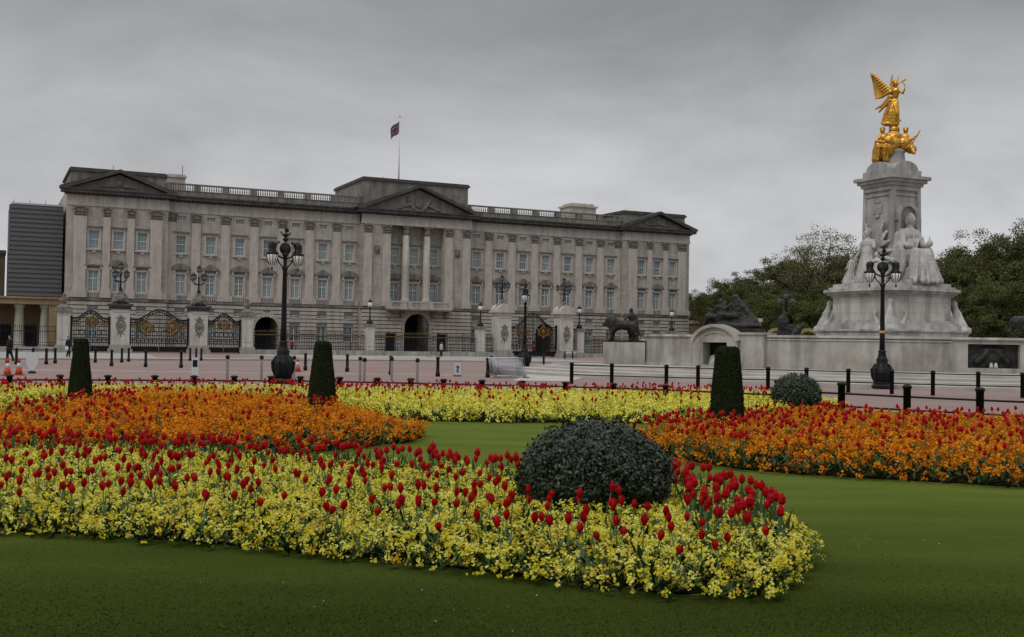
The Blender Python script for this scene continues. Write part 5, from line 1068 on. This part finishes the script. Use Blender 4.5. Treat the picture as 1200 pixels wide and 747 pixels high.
BI = thing('bicycle', 'dark bicycle held by the person in a pale jacket', 'bicycle', (x - .9, y - .1, 0), R(12))
for xx in (-.52, .52):
    o = MB().tube([(xx + .33 * math.cos(a), 0, .34 + .33 * math.sin(a)) for a in [2 * math.pi * k / 20 for k in range(21)]], .025, 6).build('wheel', iron, BI)
MB().tube([(-.52, 0, .34), (-.2, 0, .8), (.35, 0, .82), (0, 0, .32), (-.52, 0, .34)], .022, 6).tube([(-.2, 0, .85), (0, 0, .32)], .02, 6).tube([(.52, 0, .34), (.36, 0, .9)], .02, 6).build('frame', dark_cloth, BI)
MB().tube([(.36, -.25, .95), (.36, 0, .92), (.36, .25, .95)], .018, 6).build('handlebar', iron, BI); MB().ell((-.22, 0, .9), (.13, .07, .04)).build('saddle', iron, BI)

# ------------------------------------------------------------------ flower beds
def poly_mask(P2, poly):
    x, y = P2[:, 0], P2[:, 1]; ins = np.zeros(len(P2), bool); n = len(poly)
    for i in range(n):
        (x0, y0), (x1, y1) = poly[i], poly[(i + 1) % n]
        if y0 == y1: continue
        c = ((y0 > y) != (y1 > y)) & (x < (x1 - x0) * (y - y0) / (y1 - y0) + x0); ins ^= c
    return ins
def edge_dist(P2, poly):
    best = np.full(len(P2), 1e9); n = len(poly)
    for i in range(n):
        a, b = np.array(poly[i]), np.array(poly[(i + 1) % n]); d = b - a; t = np.clip(((P2 - a) @ d) / (d @ d + 1e-9), 0, 1); best = np.minimum(best, np.linalg.norm(P2 - (a + t[:, None] * d), axis=1))
    return best
def jitter_grid(poly, sp):
    xs = [p[0] for p in poly]; ys = [p[1] for p in poly]; gx, gy = np.meshgrid(np.arange(min(xs), max(xs), sp), np.arange(min(ys), max(ys), sp))
    pts = np.stack([gx.ravel(), gy.ravel()], 1) + (nr.rand(gx.size, 2) - .5) * sp * .95; return pts[poly_mask(pts, poly)]
def petal(w0, l, z1, ang):
    q = np.array([[0, 0, 0], [-w0, l * .6, z1 * .7], [0, l, z1], [w0, l * .6, z1 * .7]]); c, s = math.cos(ang), math.sin(ang)
    return np.stack([q[:, 0] * c - q[:, 1] * s, q[:, 0] * s + q[:, 1] * c, q[:, 2]], 1)
FLORET = np.stack([petal(.38, .62, .10 + .05 * (k % 2), k * math.pi / 2) for k in range(4)])
FLORET_LOW = np.array([[[-.5, -.5, 0], [.5, -.5, .1], [.5, .5, .0], [-.5, .5, .1]], [[0, -.65, .12], [.65, 0, .04], [0, .65, .12], [-.65, 0, .04]]]) * .85
LEAF = np.array([[[-.02, 0, 0], [.02, 0, 0], [.11, .45, .12], [-.11, .45, .12]], [[-.11, .45, .12], [.11, .45, .12], [.015, 1, .02], [-.015, 1, .02]]])
def planting(name, label, poly, sp, H, Rp, nfl, fsz, nlf, cols, wts, low=False, cat='flowers'):
    c = jitter_grid(poly, sp); c = c[edge_dist(c, poly) > sp * .45]; rim = []
    for (x0, y0), (x1, y1) in zip(poly, poly[1:] + poly[:1]):          # a planted row follows the rim
        L_ = math.hypot(x1 - x0, y1 - y0); nx_, ny_ = -(y1 - y0) / L_, (x1 - x0) / L_
        for q in np.arange(0, 1, sp * .8 / max(L_, .01)): rim.append((x0 + (x1 - x0) * q + nx_ * .03, y0 + (y1 - y0) * q + ny_ * .03))
    c = np.concatenate([c, np.array(rim) + nr.normal(size=(len(rim), 2)) * .015]); n = len(c); ed = edge_dist(c, poly); hh = H * (.82 + .34 * nr.rand(n)) * np.clip(.72 + ed * 1.1, 0, 1); rr = Rp * (.8 + .5 * nr.rand(n))
    k = np.repeat(np.arange(n), nfl); m = len(k)
    # florets gather in heads on each plant
    nh = max(3, nfl // 7); heads = nr.randint(0, nh, m); hp = nr.rand(n, nh, 2); ph = hp[k, heads, 0] * 2 * np.pi; th = np.arccos(1 - hp[k, heads, 1] * 1.02); th = np.minimum(th, 1.75)
    d = np.stack([np.sin(th) * np.cos(ph), np.sin(th) * np.sin(ph), np.cos(th)], 1); jit = nr.normal(size=(m, 3)) * fsz * .85
    bf = (.15 + .25 * np.clip(ed / .4, 0, 1))[k]; base = np.stack([c[k, 0], c[k, 1], hh[k] * bf], 1); pos = base + d * np.stack([rr[k], rr[k], hh[k] * (1 - bf)], 1) + jit; pos[:, 2] = np.maximum(pos[:, 2], .04)
    nrm = d * .9 + nr.normal(size=(m, 3)) * .45 + [0, -.15, .25]
    T = FLORET_LOW if low else FLORET; V = scatter(T, pos, nrm, nr.rand(m) * 6.3, fsz * (.75 + .5 * nr.rand(m)))
    hc = nr.choice(len(cols), size=(n, nh), p=wts); pc = nr.choice(len(cols), size=n, p=wts); mi = np.where(nr.rand(m) < .5, pc[k], hc[k, heads]); mi = np.repeat(mi, len(T))
    kl = np.repeat(np.arange(n), nlf); ml = len(kl); a = nr.rand(ml) * 6.283; z = nr.rand(ml) * .55
    pl = np.stack([c[kl, 0] + .25 * rr[kl] * np.cos(a), c[kl, 1] + .25 * rr[kl] * np.sin(a), hh[kl] * z], 1)
    out_ = np.stack([np.cos(a), np.sin(a), .2 + .9 * nr.rand(ml)], 1); out_ /= np.linalg.norm(out_, axis=1)[:, None]
    side = np.stack([-np.sin(a), np.cos(a), np.zeros(ml)], 1); nn = np.cross(side, out_)
    sc = (rr[kl] * (.7 + .5 * nr.rand(ml)))[:, None, None, None]
    VL = ((LEAF[None, ..., 0:1] * side[:, None, None] + LEAF[None, ..., 1:2] * out_[:, None, None] + LEAF[None, ..., 2:3] * nn[:, None, None]) * sc + pl[:, None, None]).reshape(-1, 4, 3)
    me = quad_mesh(name, np.concatenate([V, VL]), list(cols) + [wall_leaf], np.concatenate([mi, np.full(len(VL), len(cols))]))
    o = obj(name, me); tag(o, label, cat, kind='stuff'); return o
def soil_bed(poly, z=.014):
    n = len(poly); A = sum(poly[i][0] * poly[(i + 1) % n][1] - poly[(i + 1) % n][0] * poly[i][1] for i in range(n)); q = []
    for i in range(n):
        a, b, c = Vector(poly[i - 1]), Vector(poly[i]), Vector(poly[(i + 1) % n]); t = (c - a).normalized(); nn_ = Vector((-t.y, t.x)) * (1 if A > 0 else -1); q.append(tuple(b + nn_ * .17))
    mb = MB(); mb.slab(q, .004, z); return struct('soil', mb, soil)
def gp(*pts): return [ground(px, py, z) for px, py, z in pts]
front = gp((-70, 622, .0), (0, 626, 0), (100, 631, 0), (200, 638, 0), (300, 646, 0), (400, 655, 0), (500, 667, 0), (600, 680, 0), (700, 693, 0), (780, 701, 0), (850, 704, 0), (895, 700, 0), (922, 686, 0), (938, 664, .0), (943, 645, .0)) + gp((936, 613, .2), (908, 592, .2), (875, 575, .22), (830, 560, .22), (780, 553, .22), (700, 549, .22), (600, 547, .22), (500, 540, .22), (400, 534, .22), (300, 528, .22), (200, 523, .22), (100, 519, .22), (0, 515, .22), (-70, 512, .22))
orange_left = gp((-90, 540, 0), (0, 541, 0), (150, 541, 0), (300, 536, 0), (400, 529, 0), (450, 523, 0), (478, 518, 0), (489, 511, .0)) + gp((480, 494, .35), (455, 484, .38), (420, 474, .4), (390, 467, .4), (340, 460, .4), (260, 456, .4), (180, 455, .4), (110, 460, .4), (60, 466, .4), (0, 476, .4), (-90, 490, .4))
back_yellow = gp((-80, 497, 0), (10, 483, 0), (90, 472, 0), (180, 468, 0), (300, 470, 0), (400, 480, 0), (450, 490, 0), (500, 494, 0), (600, 496, 0), (700, 496, 0), (760, 497, 0), (850, 492, 0), (930, 483, 0), (980, 477, 0)) + gp((985, 467, .33), (940, 459, .33), (860, 456, .33), (760, 455, .33), (650, 454.5, .33), (500, 453, .33), (400, 452, .33), (300, 450.5, .33), (200, 449.5, .33), (100, 449.5, .33), (0, 450, .33), (-80, 451, .33))
orange_right = gp((742, 520, .0), (770, 534, 0), (810, 543, 0), (860, 551, 0), (930, 557, 0), (1000, 561, 0), (1100, 567, 0), (1200, 573, 0), (1290, 579, 0)) + gp((1290, 487, .4), (1200, 483, .4), (1120, 481, .4), (1050, 480, .4), (985, 476, .4), (930, 474, .4), (860, 481, .4), (800, 486, .4), (760, 491, .4), (740, 500, .4))
for b in (front, orange_left, back_yellow, orange_right): soil_bed(b)
YC_ = [yellow_pale, yellow_mid, yellow_deep]
planting('wallflower_planting', 'yellow wallflowers filling the large front bed', front, .17, .245, .135, 68, .0165, 9, YC_, [.56, .36, .08])
planting('wallflower_planting', 'orange wallflowers in the left middle bed', orange_left, .25, .42, .17, 38, .030, 8, [orange_pet, orange_deep, orange_rust], [.55, .41, .04], True)
planting('wallflower_planting', 'pale yellow wallflowers in the long back bed', back_yellow, .26, .34, .18, 40, .034, 6, [yellow_pale, yellow_mid], [.75, .25], True)
planting('wallflower_planting', 'orange wallflowers in the right-hand bed', orange_right, .23, .40, .16, 40, .027, 8, [orange_pet, orange_deep, orange_rust], [.52, .44, .04], True)

# tulips
def tulip_bloom(n=6, open_=.0):
    mb = MB()
    for k in range(n):
        a0 = 2 * math.pi * k / n; inner = k % 2; rows = 6; vs = []
        for i in range(rows + 1):
            t = i / rows; r = (.012 + .0195 * math.sin(min(1, t * 1.25) * math.pi * .58)) * (1 - .62 * max(0, t - .5) / .5) * (.93 if inner else 1.04) + open_ * t * t * .018
            hw = (.34 + .30 * math.sin(math.pi * min(t * 1.05, 1))) * (1 if t < .8 else (1 - t) / .2 * .9 + .1)
            z = t * (.088 if not inner else .085)
            for s in (-1, 0, 1): vs.append((r * math.cos(a0 + s * hw), r * math.sin(a0 + s * hw), z + (0 if s else .002 * t)))
        mb.add(vs, [(3 * i + j, 3 * i + j + 1, 3 * i + j + 4, 3 * i + j + 3) for i in range(rows) for j in (0, 1)], 0, True)
    return mb
H_T = .335
def tulip_proto(seed, open_):
    r = random.Random(seed); o = thing('tulip', 'red tulip standing above the yellow flowers of the front bed', 'tulip', (0, 0, 0), 0, 'red tulips of the front bed')
    bx_, by_ = r.uniform(-.03, .03), r.uniform(-.03, .03)
    MB().tube([(0, 0, 0), (bx_ * .2, by_ * .2, H_T * .5), (bx_, by_, H_T)], [.006, .0055, .005], 6).build('stem', stem_m, o)
    b = tulip_bloom(6, open_).build('bloom', tulip_red, o, (bx_, by_, H_T - .004)); b.rotation_euler = (by_ * -4, bx_ * 4, r.random() * 6)
    for k in range(2):
        a = r.random() * 6; L = r.uniform(.20, .27); mb = MB(); vs = []
        for i in range(7):
            t = i / 6; w_ = .028 * math.sin(math.pi * min(1, t * .9 + .12)) + .002; rr_ = .012 + .09 * t * t * (1.2 if k else 1); z = .02 + L * t * (1 - .15 * t)
            for s in (-1, 0, 1): vs.append((rr_ * math.cos(a) - s * w_ * math.sin(a) - .01 * (s == 0) * math.cos(a), rr_ * math.sin(a) + s * w_ * math.cos(a) - .01 * (s == 0) * math.sin(a), z))
        mb.add(vs, [(3 * i + j, 3 * i + j + 1, 3 * i + j + 4, 3 * i + j + 3) for i in range(6) for j in (0, 1)], 0, True); mb.build('leaf', tulip_leaf, o)
    return o
protos = [tulip_proto(s, op) for s, op in ((1, 0), (2, .1), (3, -.1), (4, .45), (5, .05))]
def tulip_spots(n, poly, weight, mind, seed, tries=60000):
    r = np.random.RandomState(seed); xs = [p[0] for p in poly]; ys = [p[1] for p in poly]; res = []
    c = np.stack([r.uniform(min(xs), max(xs), tries), r.uniform(min(ys), max(ys), tries)], 1); c = c[poly_mask(c, poly)]; ed = edge_dist(c, poly); w_ = weight(c, ed); keep = r.rand(len(c)) < w_
    for p in c[keep]:
        if all((p[0] - q[0]) ** 2 + (p[1] - q[1]) ** 2 > mind * mind for q in res[-400:]):
            res.append(tuple(p))
            if len(res) >= n: break
    return res
def px_of(x, y, z=.45):
    u, v = x / y, -(z - EYE) / y; xx, yy = u * F, v * F + HZ - 373.5; c, s = math.cos(ROLL), math.sin(ROLL); return 600 + c * xx - s * yy, 373.5 + s * xx + c * yy
back_edge = [ground(px, py, .22) for px, py in ((-70, 512), (0, 515), (200, 523), (400, 534), (600, 547), (800, 556), (875, 575), (936, 613))]
front_edge = [ground(px, py, 0) for px, py in ((-70, 622), (200, 639), (400, 656), (600, 681), (780, 702), (900, 703))]
bushX, bushY = ground(697, 578, .35); bushY = 10.7; bushX = ray(697, 540)[0] * bushY
def front_w(c, ed):
    db = edge_dist(c, back_edge + back_edge[::-1]); df = edge_dist(c, front_edge + front_edge[::-1]); t = df / (df + db + 1e-6)
    wv = .36 - .14 * np.clip((t - .35) / .4, 0, 1); wv[t < .05] *= .1; wv[(t >= .05) & (t < .14)] *= .7; wv[t > .86] = 0
    px = np.array([px_of(a, b, .2)[0] for a, b in c]); wv *= np.where(px > 800, .85, 1.0)
    wv[np.hypot(c[:, 0] - bushX, c[:, 1] - bushY) < .80] = 0; wv[(px < -12) | (px > 970)] = 0; wv[ed < .12] = 0; return np.clip(wv * .62, 0, 1)
def back_w(c, ed):
    db = edge_dist(c, back_edge + back_edge[::-1]); px = np.array([px_of(a, b, .2)[0] for a, b in c]); wv = .5 * (db < .85) + .4 * (db < .4); wv[(px > 985) | (ed < .06)] = 0
    wv[np.hypot(c[:, 0] - bushX, c[:, 1] - bushY) < .82] = 0; return wv
spots = tulip_spots(298, front, front_w, .115, 5, 6800)
for i, (x, y) in enumerate(spots):
    o = protos[i] if i < len(protos) else copy_tree(protos[i % len(protos)]); o.location = (x, y, .01); o.rotation_euler = (rnd.gauss(0, .11), rnd.gauss(0, .11), rnd.random() * 6.3)
    s = rnd.uniform(.80, 1.12); b = rnd.uniform(.80, 1.0); o.scale = (b, b, s)
# the many tulips of the farther beds, as one mass
def low_tulip():
    q = []; n = 6; prof = [(.012, 0), (.034, .024), (.030, .060), (.009, .092)]
    for i in range(3):
        for k in range(n):
            a, b = 2 * math.pi * k / n, 2 * math.pi * (k + 1) / n; (r0, z0), (r1, z1) = prof[i], prof[i + 1]
            q.append([[r0 * math.cos(a), r0 * math.sin(a), z0 + H_T], [r0 * math.cos(b), r0 * math.sin(b), z0 + H_T], [r1 * math.cos(b), r1 * math.sin(b), z1 + H_T], [r1 * math.cos(a), r1 * math.sin(a), z1 + H_T]])
    nb = len(q)
    for k in range(3):
        a, b = 2 * math.pi * k / 3, 2 * math.pi * (k + 1) / 3; q.append([[.007 * math.cos(a), .007 * math.sin(a), 0], [.007 * math.cos(b), .007 * math.sin(b), 0], [.005 * math.cos(b), .005 * math.sin(b), H_T], [.005 * math.cos(a), .005 * math.sin(a), H_T]])
    for a in (0, 2.2): q.append([[.01 * math.cos(a), .01 * math.sin(a), 0], [.04 * math.cos(a + 1), .04 * math.sin(a + 1), .12], [.1 * math.cos(a), .1 * math.sin(a), .33], [.04 * math.cos(a - 1), .04 * math.sin(a - 1), .14]])
    return np.array(q), nb
TB, nb_ = low_tulip(); H_T = .47
TL, nb_ = low_tulip()
def w_or(c, ed):
    px = np.array([px_of(a, b) for a, b in c]); wv = .35 + .35 * (px[:, 1] < 500) + .8 * (px[:, 0] < 880); wv[px[:, 1] > 535] *= .3; return np.clip(wv * .6, 0, 1)
def w_ol(c, ed):
    px = np.array([px_of(a, b) for a, b in c]); wv = .10 + .7 * (ed < .9) * (px[:, 1] < 470) + .40 * (px[:, 0] < 160) * (px[:, 1] < 492) + .08 * (px[:, 0] < 350); wv[px[:, 0] > 400] *= .15; wv[px[:, 1] > 495] *= .35; return np.clip(wv * .8, 0, 1)
def w_by(c, ed):
    px = np.array([px_of(a, b) for a, b in c]); wv = .2 + .9 * (px[:, 1] < 456) ; return np.clip(wv, 0, 1)
rear = tulip_spots(230, front, back_w, .07, 31)
far = tulip_spots(520, orange_right, w_or, .12, 21) + tulip_spots(300, orange_left, w_ol, .12, 22) + tulip_spots(800, back_yellow, w_by, .11, 23)
fp = np.array([(x, y, .0) for x, y in far]); nn = np.tile([0, 0, 1.], (len(fp), 1)) + nr.normal(size=(len(fp), 3)) * .07
# per-tulip variation in height
V = scatter(TL, fp, nn, nr.rand(len(fp)) * 6.3, .76 + .24 * nr.rand(len(fp)))
rp = np.array([(x, y, .0) for x, y in rear]); V = np.concatenate([V, scatter(TB, rp, np.tile([0, 0, 1.], (len(rp), 1)) + nr.normal(size=(len(rp), 3)) * .08, nr.rand(len(rp)) * 6.3, .88 + .24 * nr.rand(len(rp)))])
mi = np.tile(np.array([0] * nb_ + [1] * 3 + [2] * 2), len(fp) + len(rp))
o = obj('tulip_mass', quad_mesh('tulip_mass', V, [tulip_red, stem_m, tulip_leaf], mi)); tag(o, 'red tulips massed along the back of the front bed and over the farther beds', 'tulips', kind='stuff')

# ------------------------------------------------------------------ clipped shrubs
def dome_bush(label, x, y, r, h, nleaf, lsz):
    o = thing('dome_shrub', label, 'shrub', (x, y, 0), 0, 'dark dome-shaped shrubs')
    zc0 = h * .40; hu, hl = h - zc0, zc0 * .95
    prof = [(r * .90 * math.sin(a), zc0 + (hu if math.cos(a) > 0 else hl) * .90 * math.cos(a)) for a in [math.pi * (1 - k / 16) * .97 + .03 for k in range(17)]]
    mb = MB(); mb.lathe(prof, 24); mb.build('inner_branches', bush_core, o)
    cz = 1 - 1.75 * nr.rand(nleaf); ph = nr.rand(nleaf) * 6.283; s_ = np.sqrt(np.clip(1 - cz ** 2, 0, 1))
    lump = 1 + .035 * np.sin(ph * 5 + cz * 6) + .03 * np.sin(ph * 11 - cz * 9) + nr.normal(size=nleaf) * .015; sh = (.91 + .10 * nr.rand(nleaf)) * lump; sh = np.where(nr.rand(nleaf) < .015, sh + .07 * nr.rand(nleaf), sh)
    pos = np.stack([r * s_ * sh * np.cos(ph), r * s_ * sh * np.sin(ph), zc0 + np.where(cz > 0, hu, hl) * cz * sh], 1); d = np.stack([s_ * np.cos(ph), s_ * np.sin(ph), cz + .15], 1)
    L = np.array([[[-.02, 0, 0], [.02, 0, 0], [.24, .45, .05], [-.24, .45, .05]], [[-.24, .45, .05], [.24, .45, .05], [.03, 1, -.06], [-.03, 1, -.06]]])
    V = scatter(L, pos, d * .8 + nr.normal(size=pos.shape) * .45, nr.rand(nleaf) * 6.3, lsz * (.6 + .7 * nr.rand(nleaf)))
    obj('foliage', quad_mesh('foliage', V, [bush_leaf]), o); return o
dome_bush('large dark dome shrub in the front yellow bed', bushX, bushY, .74, .92, 17000, .046)
x = ray(933, 450)[0] * 29; dome_bush('small dark round shrub at the back beside the right topiary', x, 29, .64, 1.0, 6000, .06)
def topiary(label, px, py, Y, wb, wt, h):
    x = ray(px, py)[0] * Y; o = thing('topiary_cone', label, 'topiary', (x, Y, 0), px, 'clipped yew cones in the flower beds')
    mb = MB(); pr = lambda t: (wb + (wt - wb) * t ** 1.05) / 2 * (1 if t < .96 else math.sqrt(max(0.02, 1 - ((t - .96) / .04) ** 2 * .5)))
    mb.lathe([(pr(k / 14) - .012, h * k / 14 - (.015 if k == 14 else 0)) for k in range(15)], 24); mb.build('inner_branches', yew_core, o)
    n = 22000; t = nr.rand(n); ph = nr.rand(n) * 6.283; rr = np.array([pr(v) for v in t]) * (1 + .02 * np.sin(ph * 4 + t * 9) + .012 * np.sin(ph * 9 - t * 17)) * (.985 + .03 * nr.rand(n)); top = nr.rand(n) < .08
    rr = np.where(top, pr(1.0) * 1.05 * np.sqrt(nr.rand(n)), rr); tt = np.where(top, 1.0, t)
    pos = np.stack([rr * np.cos(ph), rr * np.sin(ph), tt * h + nr.normal(size=n) * .008], 1); d = np.stack([np.cos(ph), np.sin(ph), np.where(top, 3, .25)], 1)
    V = scatter(CARD, pos, d + nr.normal(size=pos.shape) * .6, nr.rand(n) * 6.3, .026 * (.6 + .8 * nr.rand(n)))
    obj('foliage', quad_mesh('foliage', V, [yew_leaf]), o)
topiary('clipped yew cone at the far left by the stone gate piers', 95, 430, 27.5, .60, .31, 1.6); topiary('clipped yew cone in the left orange bed near the street lamp', 378, 440, 23.6, .67, .33, 1.63); topiary('stout clipped yew cone before the fountain arch', 852, 450, 20.6, .68, .43, 1.65)

# ------------------------------------------------------------------ near grass
ng = 260000; gx = nr.uniform(-1, 1, ng * 2); gy = 4.4 + 6.5 * nr.rand(ng * 2) ** 1.7
gx = gx * gy * .52; pts = np.stack([gx, gy], 1); ok = ~poly_mask(pts, front) & (nr.rand(len(pts)) < (1 - (gy - 4.4) / 6.5) ** 1.3); pts = pts[ok][:170000]; m = len(pts)
lean = nr.normal(size=(m, 2)) * .010; hgt = (.005 + .007 * nr.rand(m)) * np.clip(1.15 - (pts[:, 1] - 4.4) / 6.5, .2, 1); a = nr.rand(m) * 6.283; wd_ = .0022 + .0015 * nr.rand(m)
p0 = np.stack([pts[:, 0] - wd_ * np.cos(a), pts[:, 1] - wd_ * np.sin(a), np.zeros(m)], 1); p1 = np.stack([pts[:, 0] + wd_ * np.cos(a), pts[:, 1] + wd_ * np.sin(a), np.zeros(m)], 1)
p2 = np.stack([pts[:, 0] + lean[:, 0] + wd_ * .4 * np.cos(a), pts[:, 1] + lean[:, 1] + wd_ * .4 * np.sin(a), hgt], 1); p3 = np.stack([pts[:, 0] + lean[:, 0] - wd_ * .4 * np.cos(a), pts[:, 1] + lean[:, 1] - wd_ * .4 * np.sin(a), hgt], 1)
o = obj('grass', quad_mesh('grass', np.stack([p0, p1, p2, p3], 1), [grass_leaf])); tag(o, 'short mown grass in front of the flower beds', 'grass', kind='stuff')

# a few daisies and fallen petals on the turf
n = 45; cxs = np.array([ground(px, py) for px, py in ((1010, 625), (1065, 645), (940, 650), (1020, 640), (330, 690), (560, 712))]); k = nr.randint(0, len(cxs), n)
P3 = np.concatenate([cxs[k] + nr.normal(size=(n, 2)) * .28, np.full((n, 1), .016)], 1); V = scatter(FLORET_LOW, P3, np.tile([0, -.1, 1.], (n, 1)) + nr.normal(size=(n, 3)) * .3, nr.rand(n) * 6, .005 + .004 * nr.rand(n))
o = obj('daisies', quad_mesh('daisies', V, [M('daisy petal', (.6, .6, .52), .7)])); tag(o, 'tiny pale daisies and fallen petals on the lawn', 'daisies', kind='stuff')
